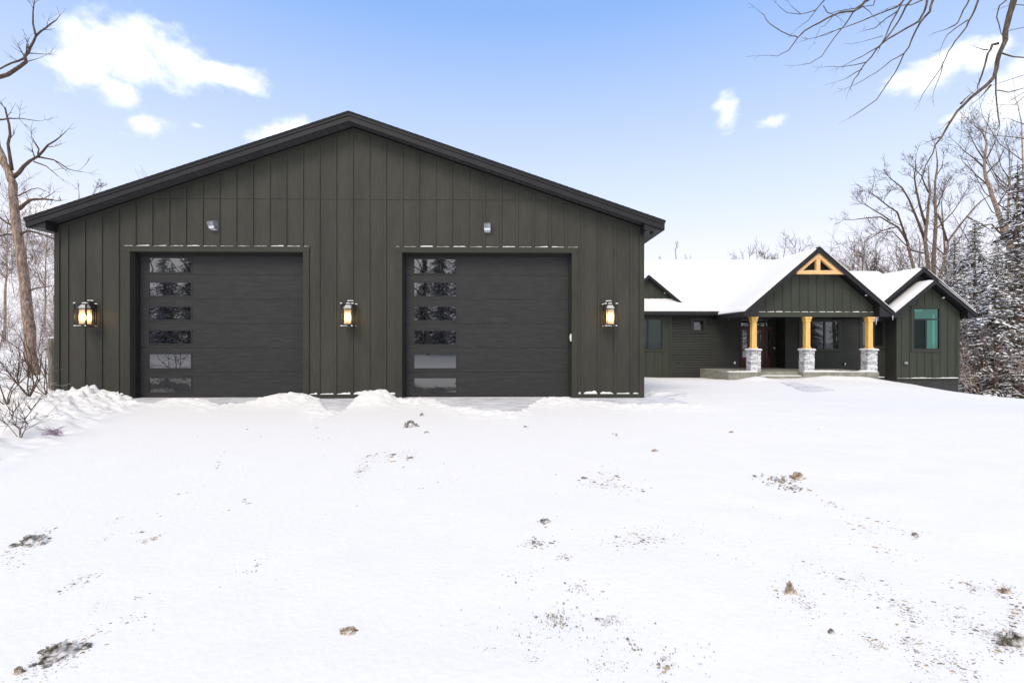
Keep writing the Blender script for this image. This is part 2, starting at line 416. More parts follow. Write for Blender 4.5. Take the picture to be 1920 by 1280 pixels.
# ------------------------------------------------------------------ garage
gar = empty('garage_building', 'large olive green gabled garage with board and batten siding and two charcoal overhead doors', 'garage')
XL, XR = P(105, 700, 0).x, P(1206, 700, 0).x
YF = -.38
pl, pa, pr = P(48, 405, YF), P(653, 209, YF), P(1247, 417, YF)
XA = pa.x; EX = (pr.x-pl.x)/2; XA = (pr.x+pl.x)/2*.5+pa.x*.5
ZE = (pl.z+pr.z)/2-.035; ZA = pa.z-.035; SL = (ZA-ZE)/EX
BACK = 11.1
def roofz(x): return ZA-abs(x-XA)*SL
TH_R = .19                              # vertical depth of the fascia
ZJ = P(653, 374, 0).z                    # panel joint
openings = []
for (a, b_) in ((245, 569), (754, 1072)):
    openings.append((P(a, 600, 0).x, P(b_, 600, 0).x))
ZO = P(653, 473, 0).z
(o1a, o1b), (o2a, o2b) = openings
w = MB(); RV = .27
for a, c in ((XL, o1a), (o1b, o2a), (o2b, XR)): w.box(a, c, 0, RV, -.05, ZO)
def topz(x): return roofz(x)-TH_R+.01
xj = (ZA-TH_R+.01-ZJ)/SL
w.prism([(XL, ZO), (XR, ZO), (XR, topz(XR)), (XA+xj, ZJ-.004), (XA-xj, ZJ-.004), (XL, topz(XL))], 0, RV)
w.prism([(XA-xj, ZJ+.004), (XA+xj, ZJ+.004), (XA, topz(XA))], 0, RV)
w.box(XA-xj+.1, XA+xj-.1, .02, .2, ZJ-.0035, ZJ+.0035)
w.build('front_wall', M['olive'], gar)
w = MB(); w.box(XL, XL+.2, RV, BACK, -.3, topz(XL)); w.build('side_wall', M['olive'], gar)
w = MB(); w.box(XR-.2, XR, RV, BACK, -.3, topz(XR)); w.build('side_wall', M['olive'], gar)
w = MB()
w.prism([(XL+.2, -.3), (XR-.2, -.3), (XR-.2, topz(XR-.2)), (XA, topz(XA)), (XL+.2, topz(XL+.2))], BACK-.2, BACK)
w.build('back_wall', M['olive'], gar)
# battens
bt = MB(); x0 = P(660.5, 500, 0).x; SP = .4064; BW = .027; BT = .022
CW = .145
ZH = ZO+.135                            # top of header trim
kx = []
for k in range(-30, 30):
    x = x0+k*SP
    if x-BW < XL+.11 or x+BW > XR-.11: continue
    over = any(a-CW-.01 < x < c+CW+.01 for a, c in openings)
    near = any(a-CW-BW < x < c+CW+BW for a, c in openings)
    kx.append(x)
    z0 = ZH+.004 if near else .105
    zt = roofz(x)-TH_R-.075-.01
    # little variation and a gap at the panel joint
    bt.box(x-BW, x+BW, -BT, 0, z0, zt)
bt.build('battens', M['olive'], gar)
for a, c in openings:
    tr = MB()
    tr.box(a-CW, a, -.03, 0, 0.0, ZO); tr.box(c, c+CW, -.03, 0, 0.0, ZO)
    tr.box(a-CW-.01, c+CW+.01, -.036, 0, ZO, ZH)
    tr.build('door_casing', M['olive_trim'], gar)
tr = MB(); tr.box(XL-.02, XL+.10, -.028, 0, -.05, topz(XL)-.06); tr.build('corner_trim', M['olive_trim'], gar); tr = MB(); tr.box(XR-.10, XR+.02, -.028, 0, -.05, topz(XR)-.06)
tr.build('corner_trim', M['olive_trim'], gar); tr = MB()
for s, xe in ((-1, XL), (1, XR)):
    a0, a1 = (XA, roofz(XA)-TH_R), (xe, roofz(xe)-TH_R)
    h = .075
    poly = [(a0[0], a0[1]-h), (a1[0], a1[1]-h), (a1[0], a1[1]), (a0[0], a0[1])]
    if s < 0: poly = poly[::-1]
    tr.prism(poly, -.014, -.001)
tr.build('frieze', M['olive_trim'], gar)
base_segs = [(XL+.10, o1a-CW), (o1b+CW, o2a-CW), (o2b+CW, XR-.10)]
for a, c in base_segs: tr = MB(); tr.box(a, c, -.034, 0, .0, .10); tr.build('base_board', M['olive_trim'], gar)
# door weather strip / frame inside the reveal
for a, c in openings:
    tr = MB(); tr.box(a, a+.05, .16, .24, 0, ZO); tr.box(c-.05, c, .16, .24, 0, ZO); tr.box(a+.05, c-.05, .16, .24, ZO-.05, ZO)
    tr.build('door_stop', M['fascia'], gar)
# snow lying on ledges
def ledge(mb, x0, x1, y0, y1, z, h, seed):
    r = random.Random(seed); n = max(3, int((x1-x0)/.03)); prev = None
    vs = []; fs = []
    hh = h*.6
    for i in range(n+1):
        x = x0+(x1-x0)*i/n
        hh = max(h*.35, min(h*1.5, hh+r.uniform(-.3, .3)*h)); e = hh*(.3 if i in (0, n) else 1)
        yy = y0+r.uniform(0, .006)
        vs += [(x, yy, z+.001), (x, yy+.004, z+e*.8), (x, (y0+y1)/2, z+e), (x, y1, z+e)]
    for i in range(n):
        for q in range(3):
            a = i*4+q; fs.append((a, a+4, a+5, a+1))
    fs += [(0, 1, 2, 3)]; l = n*4; fs += [(l+3, l+2, l+1, l)]
    mb.add(vs, fs)
sd = 0
for a, c in openings:
    e0, e1 = a-CW-.01, c+CW+.01
    xsb = [x for x in kx if e0 < x < e1]
    edges = [e0]+[q for x in xsb for q in (x-BW-.012, x+BW+.012)]+[e1]
    for i in range(0, len(edges)-1, 2):
        if edges[i+1]-edges[i] > .03: sd += 1; sn = MB(); ledge(sn, edges[i], edges[i+1], -.036, 0, ZH, .020, sd); sn.build('ledge_snow', M['rsnow'], gar, smooth=True)
for a, c in base_segs:
    xsb = [x for x in kx if a < x < c]
    edges = [a+.02]+[q for x in xsb for q in (x-BW-.01, x+BW+.01)]+[c-.02]
    for i in range(0, len(edges)-1, 2):
        if edges[i+1]-edges[i] > .03: sd += 1; sn = MB(); ledge(sn, edges[i], edges[i+1], -.034, 0, .10, .05, sd); sn.build('ledge_snow', M['rsnow'], gar, smooth=True)
# roof
rf = empty('roof', None, None); rf.parent = gar
r = MB()
for s in (-1, 1):                         # shingled slabs
    xe = XA+s*(EX+.02)
    poly = [(XA, ZA+.0), (xe, ZA-(EX+.02)*SL), (xe, ZA-(EX+.02)*SL+.035), (XA, ZA+.035)]
    if s < 0: poly = poly[::-1]
    r.prism(poly, YF-.03, BACK+.4)
# ragged shingle tabs along the rake
rr = random.Random(4)
for s in (-1, 1):
    t = 0
    while t < EX:
        l = .15
        x = XA+s*t; xe = XA+s*min(t+l, EX)
        z0 = ZA-t*SL+.036; z1 = ZA-min(t+l, EX)*SL+.036
        poly = [(x, z0), (xe, z1), (xe, z1+.008), (x, z0+.003)]
        if s < 0: poly = poly[::-1]
        r.prism(poly, YF-.034, BACK+.41); t += l
r.build('shingles', M['shingle'], rf)
fa = MB()
for s in (-1, 1):
    xe = XA+s*EX
    poly = [(XA, ZA-TH_R), (xe, ZE-TH_R), (xe, ZE-.002), (XA, ZA-.002)]
    if s < 0: poly = poly[::-1]
    fa.prism(poly, YF, YF+.03)
    poly = [(XA, ZA-.06), (xe, ZE-.06), (xe, ZE-.001), (XA, ZA-.001)]
    if s < 0: poly = poly[::-1]
    fa.prism(poly, YF-.018, YF-.001)
    # eave fascia running back, drip
    fa.box(xe-.03 if s > 0 else xe, xe if s > 0 else xe+.03, YF+.032, BACK+.38, ZE-TH_R, ZE-.01)
    # boxed return at the corner
    xw = XR if s > 0 else XL
    xi = xw-s*.07
    fa.prism([(min(xi, xe), ZE-TH_R-.0), (max(xi, xe), ZE-TH_R-.0), (max(xi, xe), roofz(max(xi, xe))-.05), (min(xi, xe), roofz(min(xi, xe))-.05)], YF+.033, YF+.06)
    fa.box(min(xi, xi+s*.02), max(xi, xi+s*.02), YF+.062, .0-.03, ZE-TH_R-.05, roofz(xw)-TH_R+.06)
fa.build('fascia', M['fascia'], rf)
so = MB()
for s in (-1, 1):
    xw = XR if s > 0 else XL
    xe = XA+s*EX
    # sloping soffit under rake
    n = 40
    for i in range(n):
        a = XA+(xw-XA)*i/n; c = XA+(xw-XA)*(i+1)/n; c2 = a+(c-a)*.94
        za, zc = roofz(a)-TH_R+.035, roofz(c2)-TH_R+.035
        poly = [(a, za), (c2, zc), (c2, zc+.02), (a, za+.02)]
        if s < 0: poly = poly[::-1]
        so.prism(poly, YF+.031, .0)
    # flat vented soffit of the eaves: ribs
    x_a, x_b = sorted((xw, xe-s*.03))
    y = YF+.07
    while y < BACK+.3:
        so.box(x_a+(.022 if s<0 else 0.0)*0, x_b, y, y+.085, ZE-TH_R+.004, ZE-TH_R+.016)
        so.box(x_a, x_b, y+.085, y+.10, ZE-TH_R+.014, ZE-TH_R+.024)
        y += .10
so.build('soffit', M['soffit'], rf)
# top snow dusting is absent on this roof in the photograph

def overhead_door(a, c, panes, lbl, handle=False):
    y0 = RV-.03
    e = empty('overhead_door', None, None); e.parent = gar; e['label'] = lbl
    H = .61; z0 = .02
    d = MB()
    pan = [(P(p[0], 600, y0).x, P(p[1], 600, y0).x, P(p[0], p[3], y0).z, P(p[0], p[2], y0).z) for p in panes]
    for i in range(6):
        za, zb = z0+i*H, z0+(i+1)*H-.003
        if i == 5: zb = ZO+.05
        px0, px1, pz0, pz1 = pan[5-i]
        d.box(a-.02, c+.02, y0+.012, y0+.05, za, zb)
        # raised skin with the pane cut out
        d.box(a-.02, px0-.01, y0, y0+.011, za+.0015, zb-.001); d.box(px1+.01, c+.02, y0, y0+.011, za+.0015, zb-.001)
        d.box(px0-.01, px1+.01, y0, y0+.011, za+.0015, pz0-.01); d.box(px0-.01, px1+.01, y0, y0+.011, pz1+.01, zb-.001)
    d.build('door_panels', M['door'], e)
    fr = MB()
    fr.box(a-.02, c+.02, y0-.005, y0+.02, 0.003, .018)
    fr.build('bottom_seal', M['dark'], e)
    for px0, px1, pz0, pz1 in pan:
        f = MB(); t = .028
        f.box(px0-t, px1+t, y0-.010, y0-.001, pz1, pz1+t); f.box(px0-t, px1+t, y0-.010, y0-.001, pz0-t, pz0)
        f.box(px0-t, px0, y0-.010, y0-.001, pz0, pz1); f.box(px1, px1+t, y0-.010, y0-.001, pz0, pz1)
        fo = f.build('door_window', M['door'], e)
        g = MB(); r = random.Random(int(px0*100)); ty = r.uniform(-.0015, .0015)
        g.add([(px0, y0+.001+ty, pz0), (px1, y0+.001-ty, pz0), (px1, y0+.001-ty, pz1), (px0, y0+.001+ty, pz1)], [(0, 1, 2, 3)])
        g.box(px0, px1, y0+.006, y0+.011, pz0, pz1)
        g.build('pane', M['glass'], fo)
    if handle:
        h = MB(); p = P(1070, 632, 0)
        h.box(c-.032, c-.002, .02, .09, p.z-.10, p.z+.085); h.box(c-.045, c-.03, .03, .06, p.z-.05, p.z+.04)
        h.build('handle', M['white_metal'], e)
rows = [(484, 510), (530, 554), (575, 599), (620, 644), (664, 690), (709, 735)]
overhead_door(o1a, o1b, [(280, 358, *q) for q in rows], 'left charcoal overhead door with six dark panes')
overhead_door(o2a, o2b, [(777, 855, *q) for q in [(486,512),(530,555),(575,600),(620,645),(664,690),(709,735)]], 'right charcoal overhead door with white handle at its right jamb', True)

# ------------------------------------------------------------------ lanterns
amber = flat('lamp_bulb', (1, .8, .5), .3, .3, 0, (1, .62, .25), 28)
def seeded_glass():
    m, nt, nd, lk, b = mat('seeded_lantern_glass'); nd.remove(b); out = nd['Material Output']
    t = N(nt, 'ShaderNodeBsdfTransparent'); t.inputs[0].default_value = (.93, .93, .93, 1)
    df = N(nt, 'ShaderNodeBsdfTranslucent'); df.inputs[0].default_value = (.95, .88, .78, 1)
    gl = N(nt, 'ShaderNodeBsdfGlossy'); gl.inputs['Roughness'].default_value = .2
    m1 = N(nt, 'ShaderNodeMixShader'); m1.inputs[0].default_value = .4
    m2 = N(nt, 'ShaderNodeMixShader'); m2.inputs[0].default_value = .12
    lk.new(t.outputs[0], m1.inputs[1]); lk.new(df.outputs[0], m1.inputs[2]); lk.new(m1.outputs[0], m2.inputs[1]); lk.new(gl.outputs[0], m2.inputs[2])
    lk.new(m2.outputs[0], out.inputs[0]); return m
M['lglass'] = seeded_glass()
def lantern():
    e = empty('wall_lantern', None, None)
    # local: wall at y=0, front at -y, origin at the bottom centre of the cage
    W_, H_, DP = .135, .56, .28
    c = MB(); t = .013
    yb, yf = -.05, -.05-DP
    for x in (-W_, W_):
        for y in (yb, yf): c.box(x-t, x+t, y-t, y+t, 0, H_)
    for z in (t, H_-t):
        for y in (yb, yf): c.box(-W_+t, W_-t, y-t+.001, y+t-.001, z-t+.001, z+t)
        for x in (-W_, W_): c.box(x-t+.001, x+t-.001, yf+t, yb-t, z-t+.001, z+t)
    ym = (yb+yf)/2
    for x in (-1, 1):                      # corner stays to the lamp body
        for y in (-1, 1):
            for z, zz in ((H_-.015, .45), (.015, .07)):
                c.tube([(x*W_, ym+y*DP/2, z), (x*.09, ym+y*.09, zz)], [.006, .006], 5)
    c.build('cage', M['dark'], e)
    br = MB(); br.box(-.06, .06, -.02, 0, .14, .62); br.tube([(0, -.02, .60), (0, -.10, .63), (0, ym, .62), (0, ym, .55)], [.014]*4, 8)
    br.box(-.075, .075, ym-.075, ym+.075, .545, .56)
    br.build('bracket', M['dark'], e)
    bd = MB(); hw = .088
    bd.box(-hw, hw, ym-hw, ym+hw, .055, .075)
    for x in (-hw, hw):
        for y in (-hw, hw): bd.box(x-.008, x+.008, ym+y-.008, ym+y+.008, .075, .43)
    bd.box(-hw-.012, hw+.012, ym-hw-.012, ym+hw+.012, .43, .445)
    k = hw+.012; v = [(-k, ym-k, .446), (k, ym-k, .446), (k, ym+k, .446), (-k, ym+k, .446), (-.04, ym-.04, .53), (.04, ym-.04, .53), (.04, ym+.04, .53), (-.04, ym+.04, .53)]
    bd.add(v, [(0, 1, 5, 4), (1, 2, 6, 5), (2, 3, 7, 6), (3, 0, 4, 7), (4, 5, 6, 7)])
    bd.build('lamp_body', M['dark'], e)
    g = MB(); q = hw-.006
    for (x0, y0, x1, y1) in ((-q, -q, q, -q), (q, -q, q, q), (q, q, -q, q), (-q, q, -q, -q)):
        g.add([(x0, ym+y0, .076), (x1, ym+y1, .076), (x1, ym+y1, .429), (x0, ym+y0, .429)], [(0, 1, 2, 3)])
    g.build('glass', M['lglass'], e)
    bu = MB(); bu.tube([(0, ym, .16), (0, ym, .18), (0, ym, .22), (0, ym, .27), (0, ym, .31), (0, ym, .32)], [.012, .03, .038, .034, .015, .004], 10)
    bu.build('bulb', amber, e, smooth=True)
    s = MB(); rr = random.Random(9)
    k2 = k-.006; tp = .045
    s.add([(-k2, ym-k2, .449), (k2, ym-k2, .449), (k2, ym+k2*.5, .449), (-k2, ym+k2*.5, .449), (-.05, ym-.05, .545), (.05, ym-.05, .545), (.05, ym+.04, .555), (-.05, ym+.04, .555), (-k2, ym-k2-.006, .462), (k2, ym-k2-.006, .462)],
          [(0, 1, 9, 8), (8, 9, 5, 4), (1, 2, 6, 5, 9), (3, 0, 8, 4, 7), (4, 5, 6, 7)])
    def dab(x, y, z, a, b, h):
        n = 8; vs = [(x+math.cos(i*6.283/n)*a*rr.uniform(.75, 1.1), y+math.sin(i*6.283/n)*b*rr.uniform(.75, 1.1), z) for i in range(n)]
        vs += [(x+(p[0]-x)*.75, y+(p[1]-y)*.75, z+h) for p in vs]
        s.add(vs, [(i, (i+1) % n, n+(i+1) % n, n+i) for i in range(n)]+[tuple(range(n, 2*n))])
    dab(0, -.05, .642, .09, .035, .022); dab(0, ym, .562, .075, .07, .028); dab(.02, -.10, .64, .03, .04, .02)
    for x, y in ((-W_, yf), (W_, yf), (W_, yb), (-W_, yb)): dab(x, y, H_+.001, .035, .028, .02); dab(x*.95, y, .023, .03, .022, .022)
    dab(-.05, yf, .023, .09, .012, .014)
    s.build('lamp_snow', M['rsnow'], e, smooth=False)
    return e
def copy_tree(o, parent=None):
    c = o.copy(); col.objects.link(c); c.parent = parent
    for ch in list(o.children):
        if ch.name.startswith('__'): continue
        copy_tree(ch, c)
    return c
L0 = lantern()
lab = ['lit black cage lantern on the siding left of the left overhead door',
       'lit black cage lantern on the siding between the two overhead doors',
       'lit black cage lantern on the siding right of the right overhead door']
for i, px in enumerate((174.5, 659, 1140)):
    o = L0 if i == 0 else copy_tree(L0)
    p = P(px, 613, 0); o.location = (p.x, -.03, p.z-.01)
    tag(o, lab[i], 'wall lantern', 'lit cage lanterns on the garage front')
    ld = bpy.data.lights.new('lantern_light', 'POINT'); ld.energy = 2.6; ld.color = (1, .62, .3); ld.shadow_soft_size = .03
    lo = bpy.data.objects.new('lantern_light', ld); col.objects.link(lo); lo.location = (p.x, -.25, p.z+.25)

# floodlights above the doors
def flood(px, py, w_, lbl, tilt):
    p = P(px, py, 0)
    e = empty('wall_floodlight', lbl, 'floodlight', (p.x, 0, p.z), 'small floodlights above the overhead doors')
    b = MB(); hw = w_/2; h = .105
    # wedge housing, deeper at the top
    b.add([(-hw, 0, -h), (hw, 0, -h), (hw, 0, h), (-hw, 0, h), (-hw, -.10, -h*.75), (hw, -.10, -h*.75), (hw*.92, -.17, h*.65), (-hw*.92, -.17, h*.65), (-hw*.9, -.12, h), (hw*.9, -.12, h)],
          [(0, 1, 5, 4), (4, 5, 6, 7), (7, 6, 9, 8), (8, 9, 2, 3), (1, 2, 9, 6, 5), (0, 4, 7, 8, 3), (0, 3, 2, 1)])
    b.build('housing', M['steel'], e)
    l = MB(); l.add([(-hw*.85, -.104, -h*.72), (hw*.85, -.104, -h*.72), (hw*.8, -.128, -h*.2), (-hw*.8, -.128, -h*.2)], [(0, 1, 2, 3)])
    l.add([(-hw*.8, -.006, -h-.003), (hw*.8, -.006, -h-.003), (hw*.8, -.098, -h*.75-.006), (-hw*.8, -.098, -h*.75-.006)], [(0, 1, 2, 3)])
    l.build('lens', M['lens'], e); e.rotation_euler = (0, 0, tilt)
flood(404, 424, .19, 'small grey floodlight on the siding above the left overhead door', -.3)
flood(914, 428, .17, 'small grey floodlight on the siding above the right overhead door', 0)
# dome camera under the right eave
p = P(1222, 437, .1)
b = MB(); cx_, cy_, cz_ = XR+.17, -.14, ZE-TH_R+.004
b.tube([(cx_, cy_, cz_), (cx_, cy_, cz_-.03)], [.05, .05], 14); b.tube([(cx_, cy_, cz_-.031), (cx_, cy_, cz_-.055), (cx_, cy_, cz_-.075), (cx_, cy_, cz_-.083)], [.042, .039, .025, .006], 14)
tag(b.build('security_camera', M['dark'], smooth=False), 'small black dome camera under the right corner eave of the garage', 'security camera')
# downpipe-like fence post left of the garage
p = P(100, 742, .9)
b = MB(); zb = gz(p.x-.02, .9)-.2
b.tube([(0, 0, 0), (0.01, 0, .8), (-.01, .0, 1.5), (0, 0, P(100, 634, .9).z-zb)], [.095, .09, .088, .075], 9)
b.build('fence_post', M['post'], smooth=False, loc=(p.x-.02, .9, zb)); tag(col.objects[-1] if False else bpy.data.objects['fence_post'], 'weathered grey wooden post standing against the left corner of the garage', 'post')
s_ = MB(); s_.tube([(0, 0, P(100, 634, .9).z-zb+.002), (0, 0, P(100, 634, .9).z-zb+.03)], [.07, .04], 9); s_.build('snow_cap', M['tsnow'], bpy.data.objects['fence_post'])

# ------------------------------------------------------------------ house
hs = empty('house', 'low dark green ranch house with snow covered gables, cedar porch posts and stone bases', 'house', (0, 0, 0))
YW = 11.7                               # main wall
YA = YW+.8                              # entry alcove wall
YG = 9.0                                # porch gable wall / columns
YBW = 11.0                              # bump-out wing wall
YFW = YW-.45                            # main fascia
cam_z = HC
PI_ = .88
zE = P(1300, 584, YFW).z                # top of main gutter
def mainz(y): return zE+(y-YFW)*PI_
YR = YW+3.3
zR = P(1300, 489, YR).z; PI_ = (zR-zE)/(YR-YFW)
zsof = P(1300, 592, YFW).z
xL0 = 3.75
Xc = P(1258, 650, YW).x; Xd0 = P(1386, 650, YW).x; Xd1 = P(1472, 650, YW).x; Xb0 = P(1681, 650, YBW).x; Xb1 = P(1798, 650, YBW).x
XBR = Xb1+.05                                # right end of wing body
zbase = P(1300, 708, YW).z
def lapwall(mb, x0, x1, y, z0, z1, holes=(), ex=.127, th=.16, m=0):
    """horizontal lap boards (each board tilted) cut around openings"""
    z = z0
    while z < z1-1e-4:
        zt = min(z+ex, z1)
        xsx = [x0, x1]
        cuts = [(h[0], h[1]) for h in holes if h[2] < zt-.002 and h[3] > z+.002]
        segs = []; cur = x0
        for c in sorted(cuts):
            if c[0] > cur: segs.append((cur, c[0]))
            cur = max(cur, c[1])
        if cur < x1: segs.append((cur, x1))
        for a, c in segs:
            mb.add([(a, y-.042, z), (c, y-.042, z), (c, y, zt), (a, y, zt), (a, y+.1, z), (c, y+.1, z), (a, y+.1, zt), (c, y+.1, zt)],
                   [(0, 1, 2, 3), (0, 4, 5, 1), (3, 2, 7, 6), (0, 3, 6, 4), (1, 5, 7, 2)], m)
        z = zt
def hole(px0, px1, py0, py1, y):
    a = P(px0, py1, y); c = P(px1, py0, y); return (a.x, c.x, a.z, c.z)
W_left = hole(1196, 1242, 597, 655, YW)
W_small = hole(1298, 1320, 599, 621, YW)
W_mid = hole(1500, 1573, 601, 656, YW)
W_rt = hole(1614, 1655, 601, 650, YW)
Xe = Xb0+.02
w = MB()
lapwall(w, Xc, Xd0, YW, zbase, zsof+.02, [W_small])
w.build('lap_wall', M['lap'], hs); w = MB()
lapwall(w, Xd1, Xe, YW, zbase-.0, zsof+.02, [W_mid, W_rt])
w.build('lap_wall', M['lap'], hs); w = MB()
DR = hole(1387, 1448, 597, 690, YA)
lapwall(w, Xd0-.3, Xd1+.1, YA, zbase, zsof+.02, [DR])
w.build('lap_wall', M['lap'], hs)
w = MB(); w.box(Xd1, Xd1+.1, YW+.1, YA, zbase, zsof+.02); w.build('side_wall', M['lap'], hs)
w = MB(); w.box(Xd0-.1, Xd0, YW+.1, YA, zbase, zsof+.02); w.build('side_wall', M['lap'], hs)
w = MB(); w.box(Xb0, Xb0+.12, YBW+.1, YW+.2, zbase, zsof+.3); w.build('side_wall', M['lap'], hs)
w = MB(); w.box(xL0, XBR, YR+3.3, YR+3.5, zbase-1.5, zsof+.02); w.build('side_wall', M['lap'], hs)
w = MB(); w.box(xL0, xL0+.1, YW+.1, YR+3.3, zbase, zsof+.02); w.build('side_wall', M['lap'], hs)
w = MB(); w.box(XBR-.1, XBR, YW+.1, YR+3.3, zbase-1.5, zsof+.02); w.build('side_wall', M['lap'], hs)

def wallholes(mb, x0, x1, y0, y1, z0, z1, holes):
    xsx = sorted(set([x0, x1]+[v for h in holes for v in h[:2] if x0 < v < x1]))
    for a, c in zip(xsx, xsx[1:]):
        mid = (a+c)/2; hs_ = sorted([(h[2], h[3]) for h in holes if h[0] < mid < h[1]]); cur = z0
        for q in hs_:
            if q[0] > cur: mb.box(a, c, y0, y1, cur, q[0])
            cur = q[1]
        if cur < z1: mb.box(a, c, y0, y1, cur, z1)
def battens(mb, x0, x1, sp, y, zf, holes=(), bw=.02, off=0):
    x = x0+off
    while x < x1:
        z0, z1 = zf(x)
        segs = [(z0, z1)]
        for h in holes:
            if h[0]-.09 < x < h[1]+.09:
                ns = []
                for a, c in segs:
                    if h[2]-.09 > a: ns.append((a, min(c, h[2]-.09)))
                    if h[3]+.09 < c: ns.append((max(a, h[3]+.09), c))
                segs = ns
        for a, c in segs:
            if c-a > .05: mb.box(x-bw, x+bw, y-.02, y, a, c)
        x += sp
w = MB(); wallholes(w, xL0+.1, Xc-.01, YW-.02, YW+.1, zbase, zsof+.02, [W_left]); w.box(Xc-.09, Xc+.02, YW-.045, YW-.0205, zbase, zsof)
battens(w, P(1197, 650, YW).x, Xc-.15, .40, YW-.02, lambda x: (zbase, zsof), [W_left])
w.build('batten_wall', M['green'], hs)
# wing bump-out
zEw = P(1755, 590, YBW-.45).z
zf = P(1740, 709, YBW).z
YBF = YBW-.45
tl, ta, trr = P(1676, 588, YBF), P(1750, 524, YBF), P(1833, 591, YBF)
XBc = (tl.x+trr.x)/2; BH = (trr.x-tl.x)/2; zBt = trr.z+.0; zBa = ta.z; SB = (zBa-zBt)/BH
W_wing = hole(1711, 1762, 577, 656, YBW)
w = MB(); wallholes(w, Xb0, Xb1, YBW, YBW+.1, zf, zBt-.02, [W_wing])
wz = lambda x: zBa-.16-abs(x-XBc)*SB
zlow = zBt-.02
w.prism([(Xb0, zlow), (W_wing[0], zlow), (W_wing[0], wz(W_wing[0])), (Xb0, wz(Xb0))], YBW, YBW+.1)
w.prism([(W_wing[1], zlow), (Xb1, zlow), (Xb1, wz(Xb1)), (W_wing[1], wz(W_wing[1]))], YBW, YBW+.1)
zh = max(W_wing[3], zlow)
w.prism([(W_wing[0], zh), (W_wing[1], zh), (W_wing[1], wz(W_wing[1])), (XBc, wz(XBc)), (W_wing[0], wz(W_wing[0]))], YBW, YBW+.1)
battens(w, Xb0+.27, Xb1-.1, .375, YBW, lambda x: (zf+.0, wz(x)-.02), [W_wing])
w.build('wing_wall', M['green'], hs)
w = MB(); w.box(Xb0-.015, Xb0+.10, YBW-.022, YBW-.001, zf, wz(Xb0)-.02); w.build('corner_trim', M['green_trim'], hs); w = MB(); w.box(Xb1-.10, Xb1+.015, YBW-.022, YBW-.001, zf, wz(Xb1)-.02)
w.box(Xb1+.0, Xb1+.02, YBW-.001, YW+.2, zf, zBt-.1)
w.build('corner_trim', M['green_trim'], hs)
w = MB(); w.box(Xb0+.01, Xb1-.01, YBW+.03, YW+.3, zf-2.2, zf-.001); w.box(P(1643, 700, YG).x, Xb0+.01, YW+.02, YW+.3, zf-2.2, zbase-.005)
w.box(xL0+.1, P(1643,700,YG).x-.01, YW+.03, YW+.3, zbase-.6, zbase-.005)
w.build('foundation', M['foundation'], hs)

# windows
def window(name, h, y, parent, splits=(), room=None, glassm=None, proud=.03, trim=None, dep=1.6, hs_=None, lbl=None):
    x0, x1, z0, z1 = h
    e = empty('window', None, None); e.parent = parent
    if lbl: e['label'] = lbl
    f = MB(); t = .065
    f.box(x0, x1, y-proud, y+.06, z0, z0+t); f.box(x0, x1, y-proud, y+.06, z1-t, z1)
    f.box(x0, x0+t, y-proud+.001, y+.06, z0+t, z1-t); f.box(x1-t, x1, y-proud+.001, y+.06, z0+t, z1-t)
    for kind, v, a, c in splits:
        if kind == 'v': xx = x0+(x1-x0)*v; f.box(xx-.04, xx+.04, y-proud+.004, y+.05, z0+(z1-z0)*a, z0+(z1-z0)*c)
        else: zz = z0+(z1-z0)*v; f.box(x0+t, x1-t, y-proud+.002, y+.05, zz-.035, zz+.035)
    f.build('window_frame', M['frame'], e)
    if trim:
        k = MB(); q = .085
        k.box(x0-q, x1+q, y-.036, y-.0215, z1+.002, z1+q); k.box(x0-q, x1+q, y-.045, y-.0215, z0-q, z0-.002)
        k.box(x0-q, x0-.002, y-.034, y-.0215, z0-.002, z1+.002); k.box(x1+.002, x1+q, y-.034, y-.0215, z0-.002, z1+.002)
        k.build('window_trim', trim, e)
    g = MB(); g.box(x0+t, x1-t, y+.01, y+.016, z0+t, z1-t); g.build('pane', glassm or M['hglass'], e)
    if room:
        r = MB(); ya, yb = y+.105, y+dep; A0, A1, B0, B1 = x0-.25, x1+.25, z0-.2, z1+.15
        r.add([(A0, ya, B0), (A1, ya, B0), (A1, ya, B1), (A0, ya, B1), (A0, yb, B0), (A1, yb, B0), (A1, yb, B1), (A0, yb, B1)],
              [(4, 5, 6, 7), (0, 1, 5, 4), (3, 7, 6, 2), (0, 4, 7, 3), (1, 2, 6, 5)])
        r.build('room', room, e)
    return e
wl = window('w', W_left, YW-.02, hs, [('v', .40, .02, .98)], M['roomwarm'], see_glass('left_pane_glass', (.28, .25, .22), .05), trim=M['green_trim'])
window('w', W_small, YW-.02, hs, [], None, M['hglass'], trim=M['lap'])
window('w', W_mid, YW-.02, hs, [('v', .62, .02, .98)], None, M['hglass'], trim=M['lap'])
window('w', W_rt, YW-.02, hs, [('v', .58, .02, .98)], None, M['hglass'], trim=M['lap'])
ww = window('w', W_wing, YBW-.005, hs, [('h', .725, 0, 0), ('v', .48, .02, .725)], M['room'], M['teal'], trim=M['green_trim'], dep=1.3, lbl='tall wing window with teal glass and a transom')
x0, x1, z0, z1 = W_wing                     # inner doorway and dark sash seen through the wing window
r = MB(); r.box(x0+.14, x0+.56, YBW+1.0, YBW+1.05, z0-.1, z0+1.25); r.build('inner_door', M['roomdark'], ww)
r = MB(); r.box(x0+.07, x0+(x1-x0)*.45, YBW-.014, YBW-.010, z0+.07, z0+(z1-z0)*.71); r.build('insect_screen', see_glass('insect_screen_mesh', (.30, .31, .32), .02), ww)
r = MB(); r.box(x1-.16, x1-.08, YBW+.2, YBW+.22, z0, z1-.3); r.build('curtain', flat('pale_curtain', (.75, .85, .8), .8), ww)

